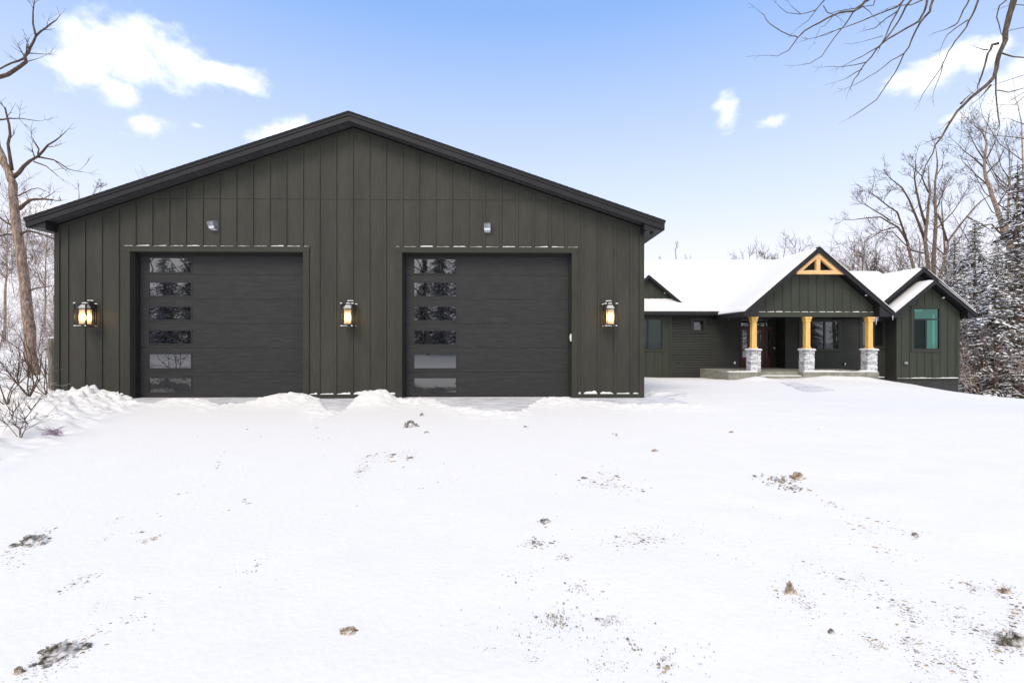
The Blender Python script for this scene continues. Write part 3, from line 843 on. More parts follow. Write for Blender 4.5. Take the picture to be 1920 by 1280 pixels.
# entry door unit
x0, x1, z0, z1 = DR
fd = empty('front_door', None, None); fd.parent = hs; fd['label'] = 'red brown entry door with glazed sidelights and transom'
wd = x1-x0; s1 = x0+wd*.30; s2 = x0+wd*.78; zt = P(1400, 612, YA).z
f = MB()
f.box(x0, x1, YA-.04, YA+.05, z1-.05, z1); f.box(x0, x0+.045, YA-.04, YA+.05, z0, z1-.05); f.box(x1-.045, x1, YA-.04, YA+.05, z0, z1-.05)
f.box(s1-.03, s1+.03, YA-.038, YA+.05, z0, z1-.05); f.box(s2-.03, s2+.03, YA-.038, YA+.05, z0, z1-.05); f.box(x0+.045, x1-.045, YA-.042, YA+.05, zt-.03, zt+.03)
f.box(x0, x1, YA-.1, YA+.05, z0-.05, z0)
f.build('door_frame', M['frame'], fd)
f = MB()
for a, c in ((x0+.045, s1-.03), (s1+.03, s2-.03), (s2+.03, x1-.045)):
    iw = (c-a)
    f.box(a, a+iw*.22, YA-.02, YA+.02, z0, zt-.03); f.box(c-iw*.22, c, YA-.02, YA+.02, z0, zt-.03)
    f.box(a+iw*.22, c-iw*.22, YA-.019, YA+.02, z0, z0+.55); f.box(a+iw*.22, c-iw*.22, YA-.019, YA+.02, zt-.2, zt-.03)
f.build('door_leaf', M['mahogany'], fd)
f = MB(); f.box(x0+.045, x1-.045, YA+.0, YA+.006, zt+.03, z1-.05)
for a, c in ((x0+.045, s1-.03), (s1+.03, s2-.03), (s2+.03, x1-.045)):
    iw = c-a; f.box(a+iw*.22, c-iw*.22, YA, YA+.006, z0+.55, zt-.2)
f.build('pane', glass_mat('entry_glass', (.02, .025, .025), 2.4), fd)
f = MB(); f.box(s2-.1, s2-.07, YA-.06, YA-.02, z0+.85, z0+1.15); f.build('handle', M['dark'], fd)

# roofs of the house: helper for snow covered gable slabs along y
def gable_roof(parent, xc, hw, zap, zev, yf, yb, depth=.20, snow_t=.13, ov=.0, snow_back=0, name='roof', ret=None):
    e = empty(name, None, None); e.parent = parent
    sl = (zap-zev)/hw
    f = MB()
    for s in (-1, 1):
        xe = xc+s*hw
        poly = [(xc, zap-depth*1.25), (xe, zev-depth), (xe, zev), (xc, zap)]
        if s < 0: poly = poly[::-1]
        f.prism(poly, yf, yf+.035)
        poly = [(xc, zap-.055), (xe, zev-.055), (xe, zev-.001), (xc, zap-.001)]
        if s < 0: poly = poly[::-1]
        f.prism(poly, yf-.016, yf-.001)
        a, c = sorted((xe, xe-s*.03)); f.box(a, c, yf+.037, yb, zev-depth, zev-.01)
        if ret:                         # boxed return under the rake end
            xi = xe-s*ret
            a, c = sorted((xi, xe-s*.032))
            zi = zap-abs(xi-xc)*sl; 
            poly = [(a, zev-depth+.002), (c, zev-depth+.002), (c, zap-abs(c-xc)*sl-.06), (a, zap-abs(a-xc)*sl-.06)]
            f.prism(poly, yf+.038, yf+.07)
            a, c = sorted((xi, xi+s*.02)); f.box(a, c, yf+.071, yf+.43, zev-depth+.001, zi-.1)
    f.build('fascia', M['fascia'], e)
    f = MB()
    for s in (-1, 1):
        xe = xc+s*hw
        poly = [(xc, zap-.12), (xe-s*.04, zev-.12+.04*sl), (xe-s*.04, zev-.09+.04*sl), (xc, zap-.09)]
        if s < 0: poly = poly[::-1]
        f.prism(poly, yf+.036, yf+.6)
        f.box(*sorted((xe-s*.033, xe-s*(ret or .3))), yf+.072, yb, zev-depth+.012, zev-depth+.024)
    f.build('soffit', M['fascia'], e)
    f = MB()
    for s in (-1, 1):
        xe = xc+s*(hw+.015)
        z_ = zap-(hw+.015)*sl
        poly = [(xc, zap+.001), (xe, z_+.001), (xe, z_+.022), (xc, zap+.022)]
        if s < 0: poly = poly[::-1]
        f.prism(poly, yf-.02, yb)
    f.build('shingles', M['shingle'], e)
    # snow blanket, rounded towards the edges
    n = 26; ycount = 22
    vs = []; fs = []
    us = [(-1+2*i/n) for i in range(n+1)]
    vsn = [yf+.0+(yb-yf)*((j/ycount)**1.8) for j in range(ycount+1)]
    for j, y in enumerate(vsn):
        dy = y-yf
        for i, u in enumerate(us):
            x = xc+u*hw*1.0
            ed = 1-abs(u); ex_ = min(1, ed*hw/.12+.25)
            ey = min(1, .32+dy/.5)
            t_ = snow_t*ex_*ey*(1+.35*float(fbm(np.array([x*1.7]), np.array([y*1.7]), 3, 5)[0]))
            # soften the ridge
            zz = zap-math.sqrt((u*hw)**2+.02*ey)*sl + .1*ey*sl*0 + .023
            vs.append((x, y-(.01 if j == 0 else 0), zz+t_))
    for i, u in enumerate(us):              # skirt at the front
        vs.append((xc+u*hw, yf-.005, zap-abs(u)*hw*sl+.012))
    m_ = n+1; o = (ycount+1)*m_
    for j in range(ycount):
        for i in range(n): a = j*m_+i; fs.append((a, a+1, a+1+m_, a+m_))
    for i in range(n): fs.append((o+i, o+i+1, i+1, i))
    # eave skirts
    k = len(vs)
    for s_i in (0, n):
        for j, y in enumerate(vsn): vs.append((xc+us[s_i]*hw, y, zev+.012))
    for q, s_i in enumerate((0, n)):
        for j in range(ycount):
            a = k+q*(ycount+1)+j; fs.append((a, a+1, (j+1)*m_+s_i, j*m_+s_i))
    sb = MB(); sb.add(vs, fs); sb.build('roof_snow', M['rsnow'], e, smooth=True)
    return e
# front porch gable
YGF = YG-.40
tl, ta, trr = P(1394, 589, YGF), P(1538, 463, YGF), P(1676, 590, YGF)
XG = (tl.x+trr.x)/2*.5+ta.x*.5; GH = (trr.x-tl.x)/2; zGa = ta.z; zGe = (tl.z+trr.z)/2+.10
SG = (zGa-zGe)/GH
yback = YFW+(zGa-zE)/PI_+.2
gable_roof(hs, XG, GH, zGa, zGe, YGF, yback, depth=.19, ret=.62)
# wing roofs
YRr = YBW+.12
ap = P(1733, 501, YRr); XRc = ap.x; zRa = ap.z; RH = 2.62; zRe = P(1800, 590, YRr).z+.1
gable_roof(hs, XRc, RH, zRa, zRe, YRr, YR+2.0, depth=.17, ret=.3)
gable_roof(hs, XBc, BH, zBa, zBt+.05, YBF, YRr+1.2, depth=.17, ret=.42, snow_t=.12)
f = MB()
wr = lambda x: zRa-.17-abs(x-XRc)*(zRa-zRe)/RH
f.prism([(XRc-RH+.1, zsof-.05), (XRc+RH-.3, zsof-.05), (XRc+RH-.3, wr(XRc+RH-.3)), (XRc, wr(XRc)), (XRc-RH+.1, wr(XRc-RH+.1))], YRr+.36, YRr+.46)
f.build('gable_infill', M['fascia'], hs)
# main roof (ridge along x) : high part and low part
mr = empty('roof', None, None); mr.parent = hs
def slab(mb, x0, x1, yf, yr, ze, zr, t, z_off=0):
    mb.add([(x0, yf, ze+z_off), (x1, yf, ze+z_off), (x1, yr, zr+z_off), (x0, yr, zr+z_off), (x0, yf, ze+z_off+t), (x1, yf, ze+z_off+t), (x1, yr, zr+z_off+t), (x0, yr, zr+z_off+t)],
           [(0, 3, 2, 1), (4, 5, 6, 7), (0, 1, 5, 4), (1, 2, 6, 5), (3, 0, 4, 7), (2, 3, 7, 6)])
XH = P(1535, 500, YR).x; XM2 = XRc
YR2 = YFW+2.75; zR2 = zE+(YR2-YFW)*PI_
zR2 = P(1600, 511, YR2).z
f = MB()
slab(f, xL0-.1, XH, YFW, YR, zE, zR-.03, .02); slab(f, xL0-.1, XH, 2*YR-YFW, YR, zE, zR-.03, .02)
slab(f, XH+.01, XM2, YFW, YR2, zE, zR2-.03, .02); slab(f, XH+.01, XM2, 2*YR2-YFW, YR2, zE, zR2-.03, .02)
f.build('shingles', M['shingle'], mr)
f = MB(); f.prism([(0, 0), (1, 0), (1, 1)], 0, .001) if False else None
def gend(mb, x, yf, yr, ze, zr):
    mb.add([(x, yf, ze), (x, 2*yr-yf, ze), (x, yr, zr), (x+.05, yf, ze), (x+.05, 2*yr-yf, ze), (x+.05, yr, zr)], [(0, 1, 2), (3, 5, 4), (0, 2, 5, 3), (1, 4, 5, 2), (0, 3, 4, 1)])
gend(f, XH-.08, YFW+.3, YR, zE+.1, zR-.1); f.build('gable_end', M['green'], mr); f = MB(); gend(f, xL0+.02, YFW+.3, YR, zE+.1, zR-.1)
f.build('gable_end', M['green'], mr)
f = MB(); zg0 = zsof
f.box(xL0, XG-GH+.02, YFW-.0, YFW+.03, zg0, zE-.01)
f.box(xL0, XG-GH+.02, YFW-.10, YFW-.002, zg0+.05, zE-.02)       # gutter
f.build('gutter', M['fascia'], mr)
f = MB(); f.box(xL0, XG-GH+.3, YFW+.03, YW-.03, zg0+.01, zg0+.025); f.box(XG+GH-.5, Xb0+.1, YFW+.03, YW-.03, zg0+.01, zg0+.025)
f.box(XG+GH-.5, Xb0, YFW, YFW+.03, zg0, zE-.01)
f.build('soffit', M['fascia'], mr)
def roofsnow(x0, x1, yf, yr, ze, zr, t, dormer=None):
    vs = []; fs = []; nx_ = int((x1-x0)/.22); ny_ = 18
    for j in range(ny_+1):
        v = j/ny_; y = yf+(yr-yf)*v
        for i in range(nx_+1):
            x = x0+(x1-x0)*i/nx_
            th = t*min(1, .5+v*6)*(1+.3*float(fbm(np.array([x*1.1]), np.array([y*1.1]), 3, 9)[0]))
            vs.append((x, y-(.03 if j == 0 else 0), ze+(zr-ze)*v+th-(t*.25 if j == ny_ else 0)))
    m_ = nx_+1
    for i in range(m_): vs.append((x0+(x1-x0)*i/nx_, 2*yr-yf, ze))
    for i in range(m_): vs.append((x0+(x1-x0)*i/nx_, yf-.02, ze-.012))
    for j in range(ny_):
        for i in range(nx_): a = j*m_+i; fs.append((a, a+1, a+1+m_, a+m_))
    o = (ny_+1)*m_
    for i in range(nx_): fs.append((ny_*m_+i, ny_*m_+i+1, o+i+1, o+i)); fs.append((o+m_+i, o+m_+i+1, i+1, i))
    b = MB(); b.add(vs, fs); return b
s1_ = roofsnow(xL0-.1, XH, YFW, YR, zE+.02, zR-.01, .13); s1_.build('roof_snow', M['rsnow'], mr, smooth=True)
s1_ = roofsnow(XH+.01, XM2, YFW, YR2, zE+.02, zR2-.01, .13); s1_.build('roof_snow', M['rsnow'], mr, smooth=True)
# dormer gable left
YDm = YFW+.66
ta, trr = P(1217, 516, YDm-.25), P(1278, 567, YDm-.25)
DHW = trr.x-ta.x
dr = gable_roof(hs, ta.x, DHW, ta.z, trr.z, YDm-.25, YDm+1.9, depth=.11, snow_t=.10, ret=.2, name='dormer')
f = MB(); SD = (ta.z-trr.z)/DHW
f.prism([(ta.x-DHW+.1, trr.z-.06), (ta.x+DHW-.1, trr.z-.06), (ta.x+DHW-.1, trr.z+.0), (ta.x, ta.z-.13), (ta.x-DHW+.1, trr.z+.0)], YDm, YDm+.08)
battens(f, ta.x-.9, ta.x+1.2, .32, YDm, lambda x: (trr.z-.05, max(trr.z-.05, ta.z-.16-abs(x-ta.x)*SD)))
f.build('dormer_wall', M['green'], dr)
# porch gable wall + beam + ceiling
XBm0, XBm1 = P(1404, 590, YG).x, P(1643, 590, YG).x
zb0 = P(1500, 594, YG).z; zb1 = P(1500, 585, YG).z
f = MB(); f.box(XBm0, XBm1, YG-.02, YG+.28, zb0, zb1); f.build('porch_beam', M['green_trim'], hs)
gw = lambda x: zGa-.19-abs(x-XG)*SG
f = MB(); f.prism([(XBm0+.05, zb1), (XBm1-.05, zb1), (XBm1-.05, gw(XBm1-.05)), (XG, gw(XG)), (XBm0+.05, gw(XBm0+.05))], YG+.03, YG+.12)
battens(f, XG-.19-.38*6, XBm1-.1, .378, YG+.03, lambda x: (zb1+.02, gw(x)-.02))
f.build('gable_wall', M['green'], hs)
f = MB(); f.box(XBm0-.2, XG+GH-.2, YG+.28, YA+.05, zb0+.10, zb0+.13); f.build('porch_ceiling', M['fascia'], hs)
f = MB(); f.box(XBm0, XBm0+.12, YG+.28, YW, zb0, zb0+.1); f.build('porch_beam', M['green_trim'], hs); f = MB(); f.box(XBm1-.12, XBm1, YG+.28, YW, zb0, zb0+.1); f.build('porch_beam', M['green_trim'], hs)
sn = MB()
x = XG-.19-.38*6
while x < XBm1-.3: ledge(sn, x+.03, x+.348, YG-.02, YG+.03, zb1, .025, int(x*10)); x += .378
ledge(sn, Xb0+.02, Xb1-.02, YBW-.03, YBW+.0, zf, .03, 77); 
tb = MB(); tb.box(Xb0, Xb1, YBW-.03, YBW-.001, zf-.04, zf-.001)
tb.build('water_table', M['foundation'], hs)
ledge(sn, XBm1+.1, Xb0-.05, YW-.05, YW-.015, zbase+.0, .04, 78)
# truss ornament
def beam(mb, a, b_, w, y0, y1):          # bar between two xz points, width w (in plane)
    a = Vector((a[0], a[1])); b_ = Vector((b_[0], b_[1])); d = (b_-a).normalized(); n_ = Vector((-d.y, d.x))*w/2
    p = [a-n_, b_-n_, b_+n_, a+n_]
    mb.prism([(q.x, q.y) for q in p], y0, y1)
YT = YGF+.13
A1 = P(1492, 514, YT); A2 = P(1586, 514, YT); zc1 = P(1538, 507.5, YT).z; apx = XG
f = MB(); f.box(A1.x+.02, A2.x+.02, YT-.07, YT+.09, A1.z, zc1)
zin = zGa-.34
f.box(apx-.085, apx+.085, YT-.055, YT+.08, zc1+.001, zin-.12)
hw_ = min((A2.x-A1.x)/2, (zGa-.17-zc1)/SG)
for s in (-1, 1):
    sl = SG; bw_ = .2
    xo = apx+s*(hw_-.02)
    poly = [(xo, zc1+.001), (apx, zc1+.001+hw_*sl), (apx, zc1+.001+hw_*sl-bw_*1.25), (xo-s*bw_*1.35, zc1+.001)]
    if s > 0: poly = [poly[3], poly[0], poly[1], poly[2]]
    else: poly = [poly[0], poly[3], poly[2], poly[1]]
    f.prism(poly, YT-.06, YT+.085)
f.build('gable_truss', M['woodh'], hs)
ledge(sn, A1.x+.35, A2.x-.3, YT-.06, YT+.05, zc1, .012, 80)
sn.build('ledge_snow', M['rsnow'], hs, smooth=True)
# porch slab and step
sX0, sX1 = P(1363, 700, YG-.2).x, P(1643, 700, YG-.2).x
zS = P(1500, 697.5, YG-.35).z
stx0, stx1 = P(1424, 700, YG-.35).x, P(1506, 700, YG-.35).x
f = MB(); f.box(sX0, sX1, YG-.02, YA, zS-.8, zS-.001)
f.box(sX0, stx0, YG-.36, YG-.021, zS-.8, zS); f.box(stx1, sX1, YG-.36, YG-.021, zS-.8, zS)
f.box(stx0+.01, stx1-.01, YG-.34, YG-.021, zS-.8, zS-.17); f.box(stx0-.02, stx1+.02, YG-.72, YG-.361, zS-.8, zS-.33)
po = f.build('porch_slab', M['concrete'], hs)
f = MB(); ledge(f, stx0+.05, stx1-.05, YG-.34, YG-.03, zS-.17, .02, 90); ledge(f, stx1+.1, sX1-.02, YG-.33, YG-.1, zS, .05, 91); ledge(f, sX0+.02, stx0-.05, YG-.33, YG-.1, zS, .035, 92)
ledge(f, stx0, stx1, YG-.70, YG-.37, zS-.33, .025, 93)
f.build('slab_snow', M['rsnow'], po, smooth=True)
# columns
colx = [P(1413, 600, YG).x, P(1513, 600, YG).x, P(1630, 600, YG).x]
zst = P(1513, 657, YG-.3).z
for i, cx in enumerate(colx):
    c = empty('porch_column', None, None, (cx, YG+.02, 0)); c.parent = hs
    # ledge stone base: irregular courses
    st = MB(); rr = random.Random(20+i); z = zS; hwx = .205
    while z < zst-.02:
        h = rr.choice([.06, .08, .1]); h = min(h, zst-z)
        for side in range(4):
            t = -hwx
            while t < hwx-.01:
                l = min(rr.uniform(.1, .3), hwx-t); pr_ = rr.uniform(0, .028)
                a, b2 = t+.004, t+l-.004
                if side == 0: st.box(a, b2, -hwx-pr_, -hwx+.05, z+.004, z+h-.004)
                elif side == 1: st.box(a, b2, hwx-.05, hwx+pr_, z+.004, z+h-.004)
                elif side == 2: st.box(-hwx-pr_, -hwx+.05, a, b2, z+.005, z+h-.005)
                else: st.box(hwx-.05, hwx+pr_, a, b2, z+.005, z+h-.005)
                t += l
        z += h
    st.box(-hwx+.02, hwx-.02, -hwx+.02, hwx-.02, zS, zst-.005)
    st.build('stone_base', M['stone'], c)
    cp_ = MB(); cp_.box(-hwx-.05, hwx+.05, -hwx-.05, hwx+.05, zst, zst+.05); cp_.build('capstone', M['stone'], c)
    sn = MB(); k = hwx+.045
    sn.add([(-k, -k, zst+.051), (k, -k, zst+.051), (k, k, zst+.051), (-k, k, zst+.051), (-k*.85, -k*.85, zst+.085), (k*.85, -k*.85, zst+.08), (k*.85, k*.85, zst+.08), (-k*.85, k*.85, zst+.085)],
           [(0, 1, 5, 4), (1, 2, 6, 5), (2, 3, 7, 6), (3, 0, 4, 7), (4, 5, 6, 7)]); sn.build('cap_snow', M['rsnow'], c)
    ps = MB(); h = .10
    ps.box(-h, h, -h, h, zst+.12, zb0-.14)
    ps.box(-h-.03, h+.03, -h-.03, h+.03, zst+.052, zst+.14); ps.box(-h-.045, h+.045, -h-.045, h+.045, zb0-.08, zb0-.001); ps.box(-h-.022, h+.022, -h-.022, h+.022, zb0-.2, zb0-.081)
    ps.build('timber_post', M['wood'], c)
# small fittings on the house
def fit(px, py, y, w, h, d, m, name):
    p = P(px, py, y); b = MB(); b.box(p.x-w/2, p.x+w/2, y-d, y-.015, p.z-h/2, p.z+h/2)
    b.box(p.x-w*.35, p.x+w*.35, y-d-.02, y-d-.001, p.z-h*.3, p.z+h*.35); return b.build(name, m, hs)
fit(1377, 680, YW, .07, .12, .05, M['white_metal'], 'outlet_cover')
fit(1451, 652, YA, .07, .09, .05, M['white_metal'], 'doorbell')
fit(1583, 682, YW, .10, .16, .06, M['dark'], 'outlet_cover'); fit(1584, 682, YW-.07, .05, .09, .03, M['white_metal'], 'outlet_cover')
fit(1696, 680, YBW, .16, .12, .1, M['steel'], 'wall_vent')
def disc(px, py, y, rad, name):
    p = P(px, py, y); b = MB(); b.tube([p, p+Vector((0, -.01, -.02))], [rad, rad], 12); b.build(name, M['lens'], hs)
disc(1624, 553, YG-.2, .05, 'soffit_light'); disc(1769, 558, YBW-.22, .05, 'soffit_light'); disc(1246, 549, YDm-.1, .03, 'soffit_light')
ic = MB(); rr = random.Random(2)
for px, py, y, l, rad in ((1367, 589, YFW-.08, .28, .05), (1364, 588, YFW-.08, .14, .03), (1371, 589, YFW-.08, .12, .03), (1643, 594, YG-.1, .36, .03), (1640, 594, YG-.1, .24, .025), (1646, 594, YG-.1, .2, .02), (1674, 592, YGF+.02, .2, .02)):
    p = P(px, py, y); ic.tube([p, p-Vector((0, 0, l*.5)), p-Vector((.01, 0, l))], [rad, rad*.5, .003], 7)
ic.build('icicles', flat('ice', (.75, .78, .82), .15, .6), hs)
# condenser
p = P(1803, 735, YBW+.9); zc = gz(p.x+.3, YBW+.9)-.05; x_ = XBR+.12
ac = empty('condenser_unit', 'grey air conditioner unit at the right end of the house foundation', 'air conditioner', (x_+.1, YBW+1.0, zc))
b = MB(); b.box(0, .42, 0, .8, 0, P(1805, 706, YBW+1).z-zc); b.build('cabinet', M['ac'], ac)
b = MB(); hA = P(1805, 706, YBW+1).z-zc
for k in range(14): b.box(.03, .39, -.012, -.001, .08+k*(hA-.16)/14, .08+(k+.55)*(hA-.16)/14)
b.build('grille', M['dark'], ac)
b = MB(); ledge(b, .01, .41, .0, .8, hA, .06, 5); b.build('top_snow', M['tsnow'], ac)

# ------------------------------------------------------------------ trees
def rv(r): return Vector((r.gauss(0, 1), r.gauss(0, 1), r.gauss(0, 1)))
def grow(mb, p, d, L, r, lv, rr, up=.1, wig=.18, nch=(3, 5), ratio=.62, sides=(7, 5, 4, 3, 3, 3), rmin=.004, spread=.85, start=.3):
    n = 5 if lv > 1 else 4
    pts = [p.copy()]; rs = [r]; dd = d.normalized(); q = p.copy()
    for i in range(n):
        dd = (dd+rv(rr)*wig*.5+Vector((0, 0, up))).normalized()
        q = q+dd*(L/n); pts.append(q.copy()); rs.append(max(rmin*.6, r*(1-.72*(i+1)/n)))
    mb.tube(pts, rs, sides[min(len(sides)-1, 5-lv if lv <= 5 else 0)], cap=False)
    if lv <= 0: return
    for k in range(rr.randint(*nch)):
        t = start+(1-start)*rr.random(); i = min(n-1, int(t*n)); f = t*n-i
        bp = pts[i].lerp(pts[i+1], f); tdir = (pts[i+1]-pts[i]).normalized()
        side = rv(rr); side = (side-tdir*side.dot(tdir)).normalized()
        nd = (tdir*(1-spread*.45)+side*spread*rr.uniform(.5, 1)).normalized()
        cr = max(rmin, rs[i]*rr.uniform(.45, .7))
        grow(mb, bp, nd, L*ratio*rr.uniform(.7, 1.15), cr, lv-1, rr, up, wig, nch, ratio, sides, rmin, spread, start)
    # leader
    grow(mb, pts[-1], dd, L*ratio, max(rmin, rs[-1]), lv-1, rr, up, wig, nch, ratio, sides, rmin, spread, start)

def limb3(pts, Z, jit, rr, scale=1.0):
    """pixel polyline -> world polyline at camera depth about Z; returns points"""
    out = []; z = Z
    for (x, y) in pts:
        d = ray(x, y); out.append(CAM+d*(z)); z += rr.uniform(-jit, jit)
    return out
def refine(pts, rs, rr, amp):
    P2 = []; R2 = []
    for i in range(len(pts)-1):
        P2.append(pts[i]); R2.append(rs[i])
        m = pts[i].lerp(pts[i+1], .5)+rv(rr)*amp; P2.append(m); R2.append((rs[i]+rs[i+1])/2)
    P2.append(pts[-1]); R2.append(rs[-1]); return P2, R2
def traced(name, label, cat, Z, trunks, limbs, mb_mat, twm, seed, twigs=5, twl=.8, lv=2, px2=None, base=None, jit=.3, up=.05, rmin=.006, sides=8, group=None, grad=.3, nch=(2, 4)):
    rr = random.Random(seed)
    t0 = trunks[0][0]
    b0 = limb3(t0, Z, 0, rr)[0]
    loc = Vector((b0.x, b0.y, b0.z))
    e = empty(name, label, cat, loc, group)
    tk = MB(); cr = MB()
    k = Z/F/2
    for pts, w0, w1 in trunks:
        pp = [p-loc for p in limb3(pts, Z, jit*.2, rr)]
        n = len(pp); rs = [k*(w0+(w1-w0)*i/(n-1)) for i in range(n)]
        pp, rs = refine(pp, rs, rr, k*w0*.15)
        tk.tube(pp, rs, sides)
        if Z > 12: grow(cr, pp[-1], (pp[-1]-pp[-2]), twl, max(rmin, rs[-1]), lv, rr, up, .2, nch, .6, (5, 4, 3, 3, 3, 3), rmin)
    for pts, w0, w1, *o in limbs:
        pp = limb3(pts, Z, jit, rr)
        if o and o[0] == 'fix': pass
        pp = [p-loc for p in pp]
        n = len(pp); rs = [k*(w0+(w1-w0)*(i/(n-1))**.8) for i in range(n)]
        pp, rs = refine(pp, rs, rr, k*w0*.3)
        cr.tube(pp, rs, 6)
        tw = twigs if not (o and isinstance(o[-1], (int, float))) else o[-1]
        tot = sum((pp[i+1]-pp[i]).length for i in range(len(pp)-1))
        cnt = int(tw*tot)
        for q in range(cnt):
            i = rr.randrange(int(len(pp)*.15), len(pp)-1); f = rr.random()
            bp = pp[i].lerp(pp[i+1], f); td = (pp[i+1]-pp[i]).normalized()
            side = rv(rr); side = (side-td*side.dot(td)).normalized()
            nd = (td*.7+side*.75+Vector((0, 0, grad*.3))).normalized()
            grow(cr, bp, nd, twl*rr.uniform(.5, 1.2), max(rmin, rs[i]*.5), lv, rr, up, .2, nch, .6, (5, 4, 3, 3, 3, 3), rmin)
        grow(cr, pp[-1], (pp[-1]-pp[-2]), twl*.8, max(rmin, rs[-1]), lv, rr, up, .2, nch, .6, (5, 4, 3, 3, 3, 3), rmin)
    tk.build('trunk', mb_mat, e, smooth=True)
    cr.build('crown', twm, e, smooth=True)
    return e
def c1(l): return [(x/2.667, y/2.667) for x, y in l]
def c2(l): return [(x/2.667, 380+y/2.667) for x, y in l]
def c8(l): return [(1560+x/2.2056, 180+y/2.2056) for x, y in l]
def tr_(l): return [(1400+x/3.692, y/3.692) for x, y in l]
# tall tree left of the garage
traced('leafless_tree', 'tall bare tree with a leaning grey brown trunk left of the garage', 'tree', 17.5,
    [(c2([(172, 960), (168, 840), (150, 640), (130, 480), (108, 300), (92, 180), (72, 20)])+c1([(66, 920), (45, 860), (15, 790), (-25, 660), (-50, 480), (-70, 300)]), 19, 8)],
    [(c1([(62, 890), (120, 830), (190, 782), (240, 725), (300, 685)]), 8, 2), (c1([(190, 782), (195, 745), (160, 690)]), 3, 1.5), (c1([(190, 785), (270, 800), (340, 845), (410, 860)]), 3.5, 1),
     (c1([(170, 808), (230, 830), (290, 880)]), 3, 1), (c1([(60, 850), (40, 720), (45, 620), (30, 560), (10, 525)]), 6, 2), (c1([(-20, 600), (50, 592), (100, 592), (190, 605)]), 4, 1),
     (c1([(98, 1045), (150, 1000), (220, 995), (262, 1000)]), 7, 3), (c1([(90, 980), (130, 960), (190, 940), (225, 955)]), 3, 1), (c2([(106, 155), (150, 140), (220, 160), (280, 185)]), 5, 3),
     (c1([(-65, 405), (0, 385), (60, 360), (130, 310), (125, 280), (150, 240), (180, 180), (230, 140), (275, 105)]), 9, 2, 2), (c1([(125, 290), (60, 315), (0, 345), (-40, 350)]), 4, 2, 2), (c1([(130, 310), (185, 295)]), 2, 1, 1),
     (c1([(180, 180), (165, 120), (165, 60), (172, 10)]), 4, 1.5, 3), (c2([(95, 180), (40, 155), (0, 165), (-40, 150)]), 5, 3), (c2([(148, 440), (190, 425), (250, 418)]), 4, 2, 1), (c2([(60, 110), (20, 90), (-20, 60)]), 5, 2)],
    M['barkwarm'], M['twig'], 3, twigs=1.6, twl=.55, lv=1, jit=.12, rmin=.006)

